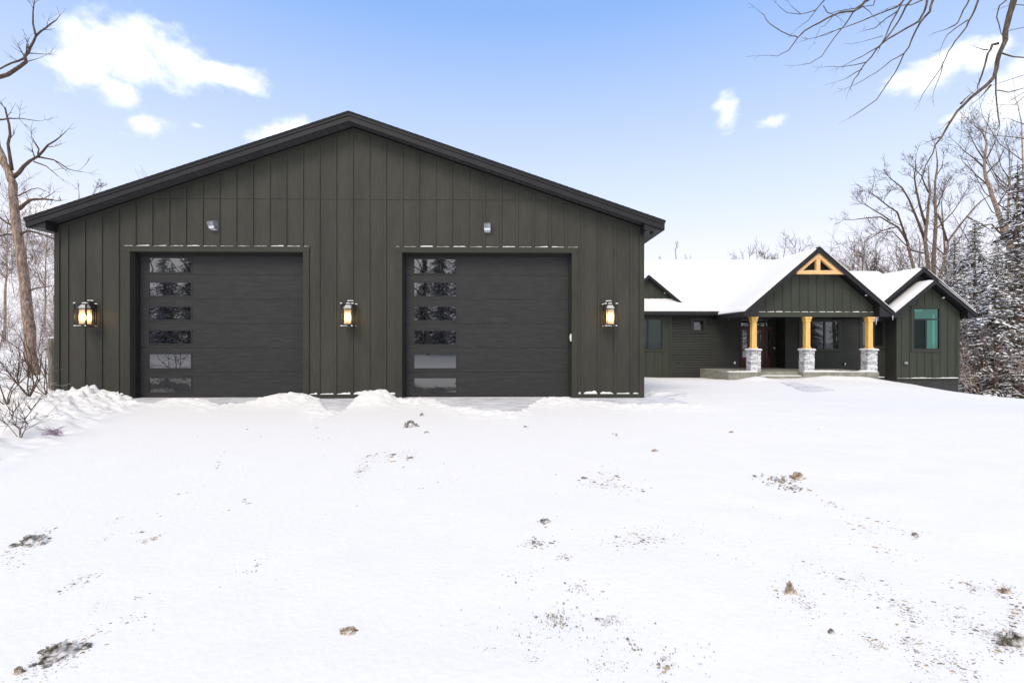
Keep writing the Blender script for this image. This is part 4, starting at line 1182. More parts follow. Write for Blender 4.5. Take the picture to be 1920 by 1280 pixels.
# overhanging foreground tree, upper right; its trunk stands outside the view
bough = [(2330, 420), (2330, 100), (2250, -120), (2080, -260), (1880, -330), (1650, -330), (1480, -260)]
A_ = lambda l: tr_(l)
fl = [
 (A_([(1900,-420),(1880,-200),(1850,0),(1820,100),(1790,220),(1750,370),(1730,470),(1690,560),(1610,630),(1500,730),(1400,860),(1350,950),(1290,1060),(1210,1240)]), 13, 1.8),
 (A_([(1745,300),(1700,310),(1670,370),(1650,450),(1610,570)]), 5, 2.5), (A_([(1670,345),(1625,340)]), 2.5, 1.5), (A_([(1725,510),(1725,640),(1740,800),(1750,860),(1735,890)]), 3, 1),
 (A_([(1770,370),(1850,395),(1920,400),(1990,380)]), 3, 2), (A_([(1735,625),(1810,640),(1920,610),(2000,590)]), 2.2, 1.2),
 (A_([(1700,-350),(1640,-100),(1600,10),(1560,110),(1520,190),(1440,290),(1400,350),(1340,480),(1215,660)]), 5, 1.2), (A_([(1530,140),(1440,200),(1390,240),(1358,300)]), 2.2, 1), (A_([(1360,430),(1340,520),(1300,620)]), 1.8, .9),
 (A_([(1600,-350),(1560,-60),(1540,0),(1500,70),(1460,160),(1410,190)]), 3.5, 2),
 (A_([(1350,-380),(1300,-100),(1290,0),(1270,80),(1200,160),(1140,280),(1090,370),(1030,500),(900,690),(740,800)]), 6, 1.2),
 (A_([(1300,-380),(1265,-100),(1250,0),(1230,80),(1190,150),(1100,200),(980,270),(900,340),(820,440),(770,520),(730,580)]), 5.5, 1.5), (A_([(1090,370),(1000,420),(900,500),(800,560),(720,600)]), 2, .8),
 (A_([(1250,-380),(1180,-100),(1140,0),(1100,50),(1050,150),(980,250),(920,320),(850,360),(760,410),(710,435)]), 5, 1), (A_([(830,430),(750,450),(650,465),(560,462)]), 2, .8), (A_([(800,480),(740,510),(690,543)]), 2, 1),
 (A_([(1250,-380),(1130,-60),(1080,10),(1040,50),(870,115),(750,165),(650,200),(480,262)]), 4.5, .9), (A_([(1080,10),(1000,160),(960,260),(930,310)]), 3, 2), (A_([(1040,80),(970,125),(890,195),(850,205)]), 2.4, 1.2),
 (A_([(940,250),(880,268),(810,288)]), 1.4, .7), (A_([(1220,0),(1140,35),(1060,40)]), 2.4, 1.5),
 (A_([(1050,-400),(900,-100),(830,0),(790,50),(740,80),(640,90),(560,125),(460,180),(355,260),(310,250),(180,180),(130,130),(100,90)]), 6, .9), (A_([(355,260),(290,350),(210,390),(130,385)]), 2, .7),
 (A_([(740,80),(690,160),(640,220),(580,300),(520,390),(440,440),(390,447)]), 2.6, .8), (A_([(700,-300),(570,-50),(540,0),(480,70),(370,100),(280,90),(230,50)]), 3, .8), (A_([(530,40),(560,90),(600,102)]), 1.6, 1.2), (A_([(480,70),(430,140),(355,195)]), 1.6, .8), (A_([(850,0),(750,60),(650,75)]), 2.2, 1.4),
 (A_([(375,98),(300,35)]), 1.2, .6), (A_([(650,195),(560,240),(470,262)]), 1.2, .6), (A_([(600,110),(540,180),(510,188),(480,262)]), 1.2, .6), (A_([(800,45),(850,80),(868,105)]), 1.4, .8), (A_([(890,0),(880,38),(800,48)]), 1.8, 1.2),
 (A_([(1830,-200),(1800,0),(1750,40),(1730,120),(1755,205)]), 2.6, 1.6), (A_([(2000,170),(1920,190),(1830,210)]), 1.6, 1), (A_([(2000,490),(1920,520),(1750,575)]), 1.8, .9), (A_([(2000,590),(1920,640),(1820,700)]), 1.6, .9), (A_([(2000,610),(1920,670),(1850,730),(1820,728)]), 1.8, 1),
 (A_([(2050,980),(1920,960),(1850,950),(1750,942)]), 3, 1.2), (A_([(2000,880),(1920,860),(1835,830)]), 2, 1), (A_([(2000,20),(1920,38),(1860,35)]), 2, 1.5), (A_([(1350,945),(1290,970)]), 2, 1.4), (A_([(1480,720),(1500,700)]), 4, 3), (A_([(1690,590),(1640,650)]), 4, 2)]
tb = [(2380, 1060)]+bough
traced('leafless_tree', 'near bare tree whose drooping branches hang into the upper right corner of the view', 'tree', 6.2,
    [([(2420, 1100), (2400, 800), (2370, 500), (2330, 200), (2250, -60), (2080, -200), (1900, -260), (1720, -270), (1560, -240)], 44, 11),
     ([(2380, 600), (2200, 300), (2050, 250), (1960, 235)], 12, 3)],
    fl, M['near'], M['near'], 12, twigs=.35, twl=.18, lv=1, jit=.04, up=0, rmin=.0022, nch=(1, 2), grad=0)

# bare trees behind the house on the right
traced('leafless_tree', 'many stemmed bare tree rising behind the twin gables of the house wing', 'tree', 40,
    [(c8([(420, 1000), (420, 700), (425, 600), (430, 500), (425, 400), (435, 300), (432, 240)]), 8, 1.8), (c8([(400, 1000), (398, 700), (385, 600), (395, 500), (405, 400), (400, 340)]), 8, 2.2),
     (c8([(370, 1000), (340, 720), (310, 600), (270, 540), (200, 500), (100, 510)]), 6, 1.6), (c8([(440, 1000), (450, 740), (475, 640), (480, 600), (540, 520), (600, 450), (640, 420)]), 6, 1.6)],
    [(c8([(310, 600), (270, 480), (200, 430), (160, 400)]), 4, 1.5), (c8([(385, 600), (340, 480), (290, 380), (240, 340)]), 5, 1.5), (c8([(390, 540), (360, 440), (340, 330), (345, 270)]), 5, 1.4),
     (c8([(425, 480), (450, 420), (470, 380)]), 3, 1), (c8([(475, 600), (450, 520), (430, 480), (420, 430)]), 4, 1.5), (c8([(270, 540), (200, 560), (140, 600)]), 3, 1), (c8([(240, 515), (170, 470), (130, 440)]), 3, 1), (c8([(400, 400), (370, 330), (330, 290)]), 3, 1), (c8([(432, 330), (455, 290), (460, 260)]), 2, 1), (c8([(560, 500), (620, 530), (660, 560)]), 3, 1),
     (c8([(380, 650), (330, 640), (250, 560), (180, 570)]), 3, 1), (c8([(420, 560), (500, 480), (545, 410)]), 3, 1)],
    M['bark'], M['twig'], 7, twigs=1.5, twl=1.1, lv=2, jit=.7, rmin=.014)
traced('leafless_tree', 'tallest bare tree with a fan shaped crown above the snowy evergreens at far right', 'tree', 33,
    [(c8([(735, 1180), (720, 900), (735, 700), (738, 630), (712, 580), (680, 460), (650, 370), (630, 300), (640, 200), (640, 130)]), 14, 1.8)],
    [(c8([(632, 300), (590, 260), (520, 200)]), 3.5, 1), (c8([(640, 320), (690, 270), (720, 200)]), 3, 1), (c8([(640, 280), (600, 220), (570, 160)]), 3, 1), (c8([(640, 260), (670, 200), (690, 140)]), 2.5, 1), (c8([(655, 380), (600, 330), (540, 270)]), 3, 1), (c8([(680, 460), (720, 400), (735, 340)]), 3, 1), (c8([(640, 200), (620, 150), (600, 130)]), 2, 1),
     (c8([(712, 580), (660, 530), (600, 540)]), 4, 1.5), (c8([(735, 620), (780, 560), (830, 480)]), 6, 3), (c8([(800, 400), (740, 385), (690, 340)]), 4, 1.5, 1)],
    M['barkwarm'], M['twig'], 8, twigs=1.6, twl=1.1, lv=2, jit=.5, rmin=.011)
def straight(px, py0, py1, lean, w0, Z, seed, lbl, m='bark', tw='twig', group='bare trees behind the house', n=9, twl=1.6, twigs=.7, lv=2):
    rr = random.Random(seed); H = py0-py1
    tr = [(px+lean*t*H+rr.uniform(-2, 2), py0-H*t) for t in (0, .2, .4, .6, .8, 1)]
    lm = []
    for k in range(n):
        t = rr.uniform(.35, .92); s = rr.choice((-1, 1)); x = px+lean*t*H; y = py0-H*t; L = H*(1-t*.6)*rr.uniform(.25, .42)
        a = rr.uniform(.45, 1.0)
        lm.append(([(x, y), (x+s*L*.5*a, y-L*.35), (x+s*L*a*.85, y-L*.9)], w0*(1-t*.75)*.55, .8))
    return traced('leafless_tree', lbl, 'tree', Z, [(tr, w0, 1.6)], lm, M[m], M[tw], seed, twigs=twigs, twl=twl, lv=lv, jit=.8, rmin=Z*.00033, group=group)
straight(1715, 760, 455, .03, 8, 46, 41, 'slim bare tree directly behind the wing gable peak')
straight(1655, 740, 490, -.05, 7, 50, 42, 'rounded bare tree just right of the porch gable roof', n=14)
straight(1612, 740, 478, .02, 6, 52, 43, 'low bare tree behind the right slope of the porch gable', n=14)
straight(1790, 760, 380, -.06, 9, 42, 44, 'bare tree rising between the wing roof and the snowy evergreens')
straight(1885, 760, 290, .02, 10, 36, 45, 'thick bare tree behind the evergreens at the right picture edge', 'barkwarm')
straight(1462, 700, 486, .03, 6, 48, 46, 'dark twiggy treetop showing above the ridge left of the porch gable', n=16)
straight(1432, 700, 500, -.05, 5, 50, 47, 'short twiggy treetop above the middle of the house ridge', n=12)
straight(1262, 700, 480, .03, 4, 44, 48, 'tiny bare treetop above the ridge beside the garage corner', n=6, twl=.8)
straight(1928, 780, 230, -.02, 9, 30, 49, 'bare tree cut by the right picture edge with crown above the spruces', 'barkwarm')
straight(138, 640, 372, .03, 4, 32, 50, 'thin bare treetop peeking above the left slope of the garage roof', 'barkwarm', n=6, twl=.6, group='bare trees left of the garage')

# snowy conifers
def conifer(name, label, px, pyb, pyt, Z, width, seed, snow=1.0, group='snow laden evergreens right of the house', dens=1.0, hide_low=0):
    rr = random.Random(seed)
    base = CAM+ray(px, pyb)*Z; top = CAM+ray(px, pyt)*Z; H = top.z-base.z
    e = empty(name, label, 'evergreen tree', base, group)
    tk = MB(); tk.tube([(0, 0, -.3), (.03, 0, H*.3), (-.02, 0, H*.7), (0, 0, H)], [H*.018, H*.014, H*.007, .01], 8)
    nd = MB(); sn = MB(); z = H*.08
    lean = Vector((rr.uniform(-.1, .1), rr.uniform(-.1, .1), 0))
    while z < H*.985:
        f = 1-z/H; R = width*(f**.8)*rr.uniform(.75, 1.1)+.12
        nb = max(4, int(8*dens))
        for k in range(nb):
            a = rr.uniform(0, 6.283); L = R*rr.uniform(.6, 1.12)
            d = Vector((math.cos(a), math.sin(a), 0)); zz = z+rr.uniform(-.15, .15)
            n = max(3, int(L/.28)); pts = []
            for i in range(n+1):
                t = i/n
                pts.append(d*(L*t)+Vector((0, 0, zz+L*(.12*t-.42*t*t))))
            tk.tube(pts, [max(.006, .022*(1-i/n)*(.5+f)) for i in range(n+1)], 3, cap=False)
            side = Vector((-d.y, d.x, 0))
            for i in range(1, n+1):
                t = i/n; w_ = .40*(1-.45*t)*min(1, L)+.06
                for q in range(5):
                    s = rr.choice((-1, 1)); l = w_*rr.uniform(.4, 1.1)
                    p0 = pts[i]+d*rr.uniform(-.15, .12)
                    v = (side*s*rr.uniform(.5, 1)+d*rr.uniform(.2, .9)+Vector((0, 0, rr.uniform(-.55, .12)))).normalized()*l
                    u = v.cross(Vector((rr.uniform(-.4, .4), rr.uniform(-.4, .4), 1))).normalized()*l*rr.uniform(.13, .24)
                    b_ = [p0, p0+v*.45+u, p0+v, p0+v*.45-u-Vector((0, 0, .02))]
                    nd.add(b_, [(0, 1, 2, 3)])
                    if rr.random() < .80*snow:
                        up_ = Vector((0, 0, .03)); c = p0+v*rr.uniform(.3, .75)
                        ll = l*rr.uniform(.2, .5); ww_ = ll*rr.uniform(.3, .65)
                        uu = u.normalized()*ww_; vv = v.normalized()*ll
                        hp = Vector((0, 0, ww_*rr.uniform(.5, .9)))
                        sn.add([c-vv+up_, c+uu+up_, c+vv+up_, c-uu+up_, c+up_+hp], [(0, 1, 4), (1, 2, 4), (2, 3, 4), (3, 0, 4), (3, 2, 1, 0)])
        z += .20+.16*f
    tk.build('trunk', M['bark'], e, smooth=True); nd.build('crown', M['needle'], e); sn.build('crown_snow', M['tsnow'], e)
    return e
conifer('snowy_spruce', 'tall snow dusted spruce with its tip beside the tallest bare tree', 1828, 745, 410, 31, 2.6, 1)
conifer('snowy_spruce', 'dark topped evergreen at the right picture edge with snowy lower boughs', 1908, 760, 300, 27, 2.9, 2, snow=.8)
conifer('snowy_spruce', 'broad snowy spruce standing just right of the house wing', 1868, 750, 470, 26, 2.2, 3, snow=1.15)
conifer('snowy_spruce', 'snowy evergreen partly hidden by the wing roof on its right side', 1790, 745, 440, 37, 2.4, 4)
conifer('snowy_spruce', 'small dark spruce tip showing behind the right slope of the porch gable', 1640, 740, 478, 47, 2.4, 5, snow=.3)
conifer('snowy_spruce', 'snowy evergreen in the back row at the far right picture edge', 1940, 760, 380, 36, 2.6, 6)
conifer('snowy_spruce', 'rear spruce filling the gap between the two tallest spruces', 1872, 745, 445, 43, 2.6, 7)

# lower woodland on the right and thicket on the left: uncountable brush, one object each
def brush(name, boxes, seed, m, lv=3, hgt=(2, 4), nst=3, rmin=.008, sn=None, label=None):
    rr = random.Random(seed); mb = MB()
    for (x0, x1, y0, y1, cnt) in boxes:
        for k in range(cnt):
            x = rr.uniform(x0, x1); y = rr.uniform(y0, y1); z = gz(x, y)-.1
            H = rr.uniform(*hgt)
            for s in range(nst):
                d = Vector((rr.gauss(0, .35), rr.gauss(0, .3), 1))
                grow(mb, Vector((x+rr.gauss(0, .15), y+rr.gauss(0, .15), z)), d, H*rr.uniform(.3, .5), rmin*rr.uniform(2.2, 4), lv, rr, .04, .26, (2, 4), .68, (4, 4, 3, 3, 3, 3), rmin, .95, .25)
    o = mb.build(name, m, smooth=True); return tag(o, label, 'undergrowth', None, 'stuff')
brush('woodland', [(23.6, 29, 11.5, 17, 16), (24, 34, 13, 24, 26), (26, 50, 24, 45, 36), (16, 30, 26, 40, 22)], 5, M['twigsnow'], 3, (2.5, 6.5), 2, .013, label='snowy tangle of brush and saplings filling the wood right of the house')
brush('thicket', [(-17.5, -12.2, 3.2, 9, 22), (-24, -14, 8, 16, 24), (-36, -18, 14, 26, 22), (-30, -18, 26, 34, 14)], 6, M['thick'], 3, (2.2, 5.0), 3, .006, label='reddish brown snow flecked brush on the slope left of the garage')
brush('treeline', [(41, 64, 42, 54, 40)], 15, M['thick2'], 4, (15, 21), 1, .017, label='hazy brown mass of far bare trees behind the house wing')
brush('treeline', [(-66, -34, 36, 46, 30)], 16, M['thick2'], 4, (8, 14), 1, .015, label='hazy brown mass of far bare trees on the hill left of the garage')
# far trees on the left slope
for i, (px, py0, py1, w_, Z) in enumerate([(8, 640, 430, 5, 30), (82, 640, 455, 4, 34), (45, 610, 420, 4, 38)]):
    straight(px, py0, py1, .03, w_, Z, 60+i, ['slender bare tree at the left picture edge on the snowy slope', 'slender bare tree on the slope close to the garage corner', 'distant bare tree behind the leaning trunk on the left slope'][i], 'barkwarm', 'twigsnow', 'bare trees left of the garage', n=10, twl=.9)

# bushes near the left bank
def shrub(px, py, Z, stems, seed, lbl, w=2.6):
    rr = random.Random(seed); p = G(px, py)
    b = MB(); dist = (p-CAM).dot(FW); k = dist/F
    for s in stems:
        pts = [Vector((0, 0, -.05))]
        for (dx, dy) in s: pts.append(Vector((dx*k, rr.uniform(-.15, .15), -dy*k)))
        n = len(pts); rs = [k*w/3.6*(1-.6*i/(n-1)) for i in range(n)]
        pts, rs = refine(pts, rs, rr, .02); b.tube(pts, rs, 5)
        for q in range(4):
            i = rr.randrange(2, n); td = pts[i]-pts[i-1]
            grow(b, pts[i], td+rv(rr)*td.length*.7, abs(k*35)*rr.uniform(.6, 1.3), k*.8, 1, rr, .05, .2, (1, 3), .6, (4, 3, 3, 3, 3, 3), k*.45)
    o = b.build('bare_shrub', M['twigsnow'] if 0 else M['twig'], smooth=True, loc=p)
    return tag(o, lbl, 'shrub', 'leafless shrubs on the left snow bank')
shrub(38, 822, 6, [[(-8, -25), (-22, -55), (-36, -82)], [(-3, -30), (-8, -60), (-22, -92)], [(6, -22), (12, -45), (14, -68)], [(10, -12), (5, -40), (-5, -66)], [(-12, -14), (-30, -38), (-50, -60)], [(8, -30), (25, -60), (40, -78)]], 1, 'leafless shrub low in the snow bank at the left picture edge')
shrub(55, 742, 10, [[(-8, -40), (-25, -80), (-55, -125)], [(-3, -35), (-15, -80), (-30, -120)], [(-14, -30), (-40, -60), (-70, -85)], [(2, -30), (-5, -70), (-12, -115)], [(-20, -20), (-50, -38), (-80, -50)], [(5, -25), (10, -60), (28, -95)]], 2, 'leafless shrub fanning up before the leaning tree trunk', 4.5)
shrub(88, 738, 11, [[(-15, -20), (-40, -42), (-60, -75)], [(-5, -30), (-14, -60), (-10, -95)], [(-22, -8), (-50, -20), (-85, -26)], [(2, -35), (-4, -80), (4, -130)]], 3, 'leafless shrub beside the weathered post at the garage corner', 3.6)
shrub(15, 760, 9, [[(-8, -40), (-12, -80), (-6, -140)], [(5, -30), (18, -70), (22, -110)], [(-14, -20), (-30, -50), (-40, -90)], [(10, -25), (35, -50), (60, -66)]], 4, 'tallest leafless shrub rising at the left picture edge', 4)

# wood behind the viewpoint, seen as reflections in the panes
for i, (x, y, s) in enumerate([(-62,-44,1),(-57,-40,1.1),(-52,-42,.95),(-47,-39,1.05),(-42,-43,1),(-37,-41,1.1),(-24,-43,1),(-19,-40,1.05),(-15,-42,1.1),(-10.5,-40,1),(-6,-43,1.1),(-1,-41,.9),(45,-34,1),(52,-38,1.1),(60,-35,1),(68,-39,1.1),(76,-36,1),(84,-40,1)]):
    pass
def copy_to(src, loc, rz, sc, lbl, grp):
    c = src.copy(); col.objects.link(c); c.location = loc; c.rotation_euler = (0, 0, rz); c.scale = (sc, sc, sc)
    c['label'] = lbl; c['group'] = grp
    for ch in list(src.children):
        d = ch.copy(); col.objects.link(d); d.parent = c
    return c
srcC = [o for o in bpy.data.objects if o.name.startswith('snowy_spruce')]
srcB = [o for o in bpy.data.objects if o.name.startswith('leafless_tree') and o.get('group') == 'bare trees behind the house']
rr = random.Random(77); k = 0
dk = [(-38,-36),(-35.5,-33),(-33,-35),(-31,-32),(-29,-34.5),(-26.5,-33),(-24,-36),(-12,-35),(-9.5,-33),(-7.5,-35),(-5.5,-32.5),(-3.5,-35),(-1,-33),(1.5,-35),(36,-33),(40,-31),(44,-33),(47,-31)]
dk += [(x_+rr.uniform(-.8, .8), -40+rr.uniform(-2, 2)) for x_ in (-44,-41,-38,-35.5,-33,-30.5,-28,-25,-17,-14,-11.5,-9,-6.5,-4,-1,2,36,40,44,48)]
for x, y in dk:
    s = srcC[k % 3]; k += 1
    copy_to(s, (x, y, gz(x, y)-.1), rr.uniform(0, 6.28), rr.uniform(.80, 1.05), 'evergreen behind the viewpoint, mirrored dark in the window panes', 'evergreens mirrored in the panes')
for x, y in [(-36,-30),(-33.5,-27),(-31,-29),(-29,-27),(-27,-31),(-9.5,-29),(-8,-27),(-6.5,-30),(-3,-33),(44,-28)]:
    s = srcB[k % 4]; k += 1
    copy_to(s, (x, y, gz(x, y)-.1), rr.uniform(0, 6.28), rr.uniform(.85, 1.1), 'bare tree behind the viewpoint, mirrored in the upper window panes', 'bare trees mirrored in the panes')

# ------------------------------------------------------------------ clods and grit on the snow
def clod(px, py, wpx, hpx, seed, m, lbl, sat=4):
    rr = random.Random(seed); p = G(px, py); k = (p-CAM).dot(FW)/F
    b = MB(); rx = wpx*k/2; rz = max(.02, hpx*k*.45); ry = rx*.9
    def lump(c, a, b_, h, sd):
        r2 = random.Random(sd); nu, nv = 20, 9; vs = []; fs = []
        for j in range(nv+1):
            ph = math.pi*.62*j/nv
            for i in range(nu):
                th = 6.283*i/nu; q = 1+r2.uniform(-.33, .28)
                if j == 0: q = 1
                vs.append((c[0]+math.sin(ph)*math.cos(th)*a*q, c[1]+math.sin(ph)*math.sin(th)*b_*q, c[2]+math.cos(ph)*h*q*(1 if j else 1)))
        for j in range(nv):
            for i in range(nu): fs.append((j*nu+i, j*nu+(i+1) % nu, (j+1)*nu+(i+1) % nu, (j+1)*nu+i))
        b.add(vs, fs)
    lump((0, 0, .0), rx*.62, ry*.5, rz, seed)
    for q in range(sat):
        a = rr.uniform(0, 6.28); d = rr.uniform(.3, 1)
        s = rr.uniform(.15, .5)
        lump((math.cos(a)*rx*d, math.sin(a)*ry*d, -.003), rx*s*.6, rx*s*.5, rz*s, seed*31+q)
    o = b.build('snow_clod', m, loc=p, smooth=False); return tag(o, lbl, 'clod', 'dirty clods lying on the snow')
clod(768, 800, 34, 24, 1, M['clod'], 'dark dirty clod below the left edge of the right overhead door', 6)
clod(791, 780, 12, 12, 2, M['clod'], 'small round dark clod just before the right overhead door', 0)
clod(800, 812, 14, 8, 13, M['clod'], 'flat dark clod right of the larger clod before the right door', 2)
clod(1495, 898, 36, 26, 3, M['clodtan'], 'rock like brown clod on the snow below the porch step', 3)
clod(1480, 1112, 24, 44, 4, M['clodtan'], 'upright tan and grey broken clod at lower right', 4)
clod(60, 1017, 60, 30, 5, M['clod'], 'grey streaked clod at the left edge of the snow field', 8)
clod(110, 1228, 90, 40, 6, M['clod'], 'long dirty clod cluster in the lower left corner', 10)
clod(35, 1262, 26, 24, 7, M['clodtan'], 'brown clod at the very bottom left corner', 2)
clod(652, 1188, 44, 18, 8, M['clodtan'], 'flat tan dirt clump at the bottom left of centre', 9)
clod(1022, 980, 30, 14, 9, M['clod'], 'small brown grey clod at the centre of the snow field', 6)
clod(1228, 846, 18, 8, 10, M['clodtan'], 'small tan clod below the right corner of the garage', 2)
clod(1372, 811, 12, 6, 11, M['clodtan'], 'tiny tan clod in front of the small house window', 1)
clod(985, 801, 9, 6, 12, M['clod'], 'tiny clod before the right half of the right overhead door', 1)
clod(1716, 1005, 18, 9, 14, M['clod'], 'small dark grey clod on the right of the snow field', 3)
clod(1558, 1188, 18, 12, 15, M['clod'], 'small grey clod low between the upright clod and the corner', 2)
clod(1885, 1110, 30, 16, 16, M['clodtan'], 'brown clod near the lower right picture edge', 3)
clod(1900, 1205, 60, 40, 17, M['clod'], 'wide grey clod cluster in the lower right corner', 10)

grit = MB(); rr = random.Random(5)
# cluster: px, py, rx, ry, count, material weights(dark,tan,grey), tilt(px angle), size px
CL = [(1165,905,75,26,150,(5,4,3),.1,5),(1210,1020,62,30,210,(6,4,3),.15,5),(1155,940,90,60,50,(5,2,4),0,3),(1000,1018,40,10,40,(5,1,3),0,5),(1063,1045,22,10,24,(5,1,4),0,5),(1022,975,24,12,40,(4,4,1),0,4),
 (1150,1058,40,10,26,(5,1,3),0,4),(1045,1160,40,24,60,(4,3,4),0,4),(1138,1160,30,14,28,(2,1,6),0,4),(1000,1195,50,30,30,(4,1,5),0,3),(1000,1240,30,20,36,(5,1,4),0,4),(1130,1250,60,24,46,(4,2,4),0,4),(1185,1205,24,16,16,(4,2,2),.6,5),
 (970,1080,60,40,30,(3,2,5),0,3),(1135,1085,60,30,30,(2,4,4),0,4),(1075,1100,30,16,20,(1,1,6),0,4),(1250,1240,30,30,30,(4,3,3),.3,5),(1310,1230,40,40,12,(4,1,3),.3,4),
 (680,880,24,16,34,(5,1,5),-.8,5),(715,855,48,14,36,(4,2,5),-.1,6),(768,855,18,16,16,(6,1,2),0,5),(790,900,150,60,16,(3,1,4),0,3),
 (1460,900,38,14,40,(5,2,3),.1,5),(1490,915,30,8,22,(5,2,3),.1,5),(1560,945,40,8,16,(5,1,3),.3,5),(1620,985,60,14,20,(2,5,2),.3,5),(1680,990,40,10,12,(5,3,2),.3,5),(1650,1030,60,18,22,(2,6,2),.4,5),(1716,1005,12,8,14,(5,1,2),.2,5),
 (1510,1130,36,22,70,(4,1,7),.8,5),(1470,1110,40,40,20,(5,2,2),.2,4),(1560,1080,90,20,50,(2,1,7),.4,6),(1640,1100,110,30,60,(2,1,6),.4,6),(1700,1150,60,22,90,(5,1,5),.45,7),(1640,1205,36,14,60,(3,4,4),.5,6),(1705,1205,40,22,70,(4,4,4),.5,6),
 (1820,1100,40,14,44,(4,4,3),.3,6),(1880,1105,36,18,70,(5,4,3),.3,6),(1810,1165,70,30,100,(5,1,6),.5,6),(1880,1200,50,40,170,(6,2,5),.5,7),(1905,1150,24,24,70,(5,3,3),.4,6),(1790,1245,90,34,110,(5,2,6),.5,7),(1730,1255,60,24,50,(4,2,4),.5,5),(1580,1210,60,50,30,(4,1,4),.4,4),
 (1240,1000,320,90,90,(4,2,4),0,2.5),(1100,1180,200,90,120,(4,1,5),0,2.5),(1600,1120,260,130,160,(4,2,5),.4,3),(400,1000,380,200,60,(4,1,4),-.5,3),(1000,900,300,80,40,(4,1,4),0,2.5),
 (60,1015,46,16,60,(4,1,4),-.5,6),(20,1050,30,24,20,(3,1,6),-.6,5),(130,1225,80,26,130,(5,3,4),-.6,7),(60,1255,60,24,60,(4,3,5),-.6,6),(150,1090,50,12,40,(2,1,5),-.4,6),(180,1140,30,12,16,(0,0,5),-.4,5),(240,1160,36,12,16,(2,1,4),-.3,5),(215,975,20,5,10,(1,0,3),-.4,5),
 (285,1010,22,6,26,(1,6,1),-.3,5),(270,998,20,4,6,(7,0,0),0,4),(410,870,10,22,10,(7,1,1),0,3),(460,940,8,8,12,(5,0,3),-.8,4),(480,1060,40,14,10,(2,5,1),-.6,6),(510,1035,40,12,8,(2,5,1),-.6,5),(255,1120,20,4,10,(4,1,3),0,5),(190,1010,40,8,12,(3,1,3),-.4,4),
 (1228,846,16,5,8,(3,4,1),0,4),(1160,818,16,5,8,(6,0,1),.3,3),(985,800,10,4,6,(3,4,0),0,3),(652,1188,24,12,60,(1,8,1),.2,5),(915,1215,20,6,10,(4,1,3),0,4),(820,1190,200,80,20,(3,1,3),0,3),(1520,800,320,50,14,(3,2,4),0,2.5),(560,820,200,30,14,(4,1,3),0,3)]
for (px, py, rx, ry, cnt, wts, tilt, sz) in CL:
    for q in range(int(cnt*(2.5 if py < 1060 else 1.9))):
        a = rr.gauss(0, .42); c = rr.gauss(0, .42)
        a = max(-1.3, min(1.3, a)); c = max(-1.3, min(1.3, c))
        x = px+a*rx*math.cos(tilt)-c*ry*math.sin(tilt); y = py+a*rx*math.sin(tilt)+c*ry*math.cos(tilt)
        if y < 775 or y > 1330 or x < -40 or x > 1960: continue
        d = ray(x, y); t = (HC-.03)/(-d.z); p = CAM+d*t
        if px < 300 or px > 1500 or y < 840:
            for _ in range(2): t = (HC-gz(p.x, p.y))/(-d.z); p = CAM+d*t
        grit_z = p.z
        k = t/F; l = sz*k*rr.uniform(.2, .85)*(1 if rr.random() < .84 else rr.uniform(1.8, 3.2))/2; w_ = l*rr.uniform(.2, .55)
        th = rr.gauss(tilt*-1, .5); n = rr.choice((7, 8, 9)); vs = []; h = min(l*.35, .012)*rr.uniform(.3, .9)+.001
        for i in range(n):
            g = 6.283*i/n; r_ = rr.uniform(.3, 1.4)
            ex, ey = math.cos(g)*l*r_, math.sin(g)*w_*(2.5-1.7*min(1, (y-780)/420))*r_
            vs.append((p.x+ex*math.cos(th)-ey*math.sin(th), p.y+ex*math.sin(th)+ey*math.cos(th), p.z-.004))
        vs += [(p.x+(v[0]-p.x)*.6+rr.uniform(-.2, .2)*l, p.y+(v[1]-p.y)*.6, p.z+h*rr.uniform(.6, 1.2)) for v in vs]
        fs = [(i, (i+1) % n, n+(i+1) % n, n+i) for i in range(n)]+[tuple(range(n, 2*n))]
        m_ = rr.choices((0, 1, 2), wts)[0]
        grit.add(vs, fs, m_)
zfix = grit
o = grit.build('gravel_litter', [M['grit_dark'], M['grit_tan'], M['grit_grey']]); tag(o, 'scattered grit, leaf bits and icy crumbs on the snow field', 'litter', None, 'stuff')
# purple tinted weed clump on the bank
p = G(98, 812); b = MB(); r2 = random.Random(3)
for q in range(46):
    d = Vector((r2.gauss(0, .8), r2.gauss(0, .5), r2.uniform(.1, .9))); 
    b.tube([Vector((r2.gauss(0, .06), r2.gauss(0, .05), -.02)), d*.06, d*.13+Vector((0, 0, -.02))], [.006, .004, .002], 3)
tag(b.build('dried_weed', flat('purplish_weed', (.42, .33, .40), .9, .1), loc=p), 'purplish dried weed clump poking from the left snow bank', 'weed')

# ------------------------------------------------------------------ sky, sun, camera
SUN_EL, SUN_AZ = math.radians(48), math.radians(205)      # azimuth from +Y clockwise: behind the viewpoint, slightly left
w = bpy.data.worlds.new('World'); scene.world = w; w.use_nodes = True
nt = w.node_tree; lk = nt.links; bg = nt.nodes['Background']
sky = N(nt, 'ShaderNodeTexSky'); sky.sky_type = 'NISHITA'; sky.sun_disc = False
sky.sun_elevation = SUN_EL; sky.sun_rotation = SUN_AZ; sky.air_density = 1.0; sky.dust_density = .6; sky.ozone_density = 1.5
def mth(op, a=None, b=None, c=None, clamp=False):
    n = nt.nodes.new('ShaderNodeMath'); n.operation = op; n.use_clamp = clamp
    for i, v in enumerate((a, b, c)):
        if v is None: continue
        if isinstance(v, (int, float)): n.inputs[i].default_value = v
        else: lk.new(v, n.inputs[i])
    return n.outputs[0]
tc = N(nt, 'ShaderNodeTexCoord'); sp = N(nt, 'ShaderNodeSeparateXYZ'); lk.new(tc.outputs['Generated'], sp.inputs[0])
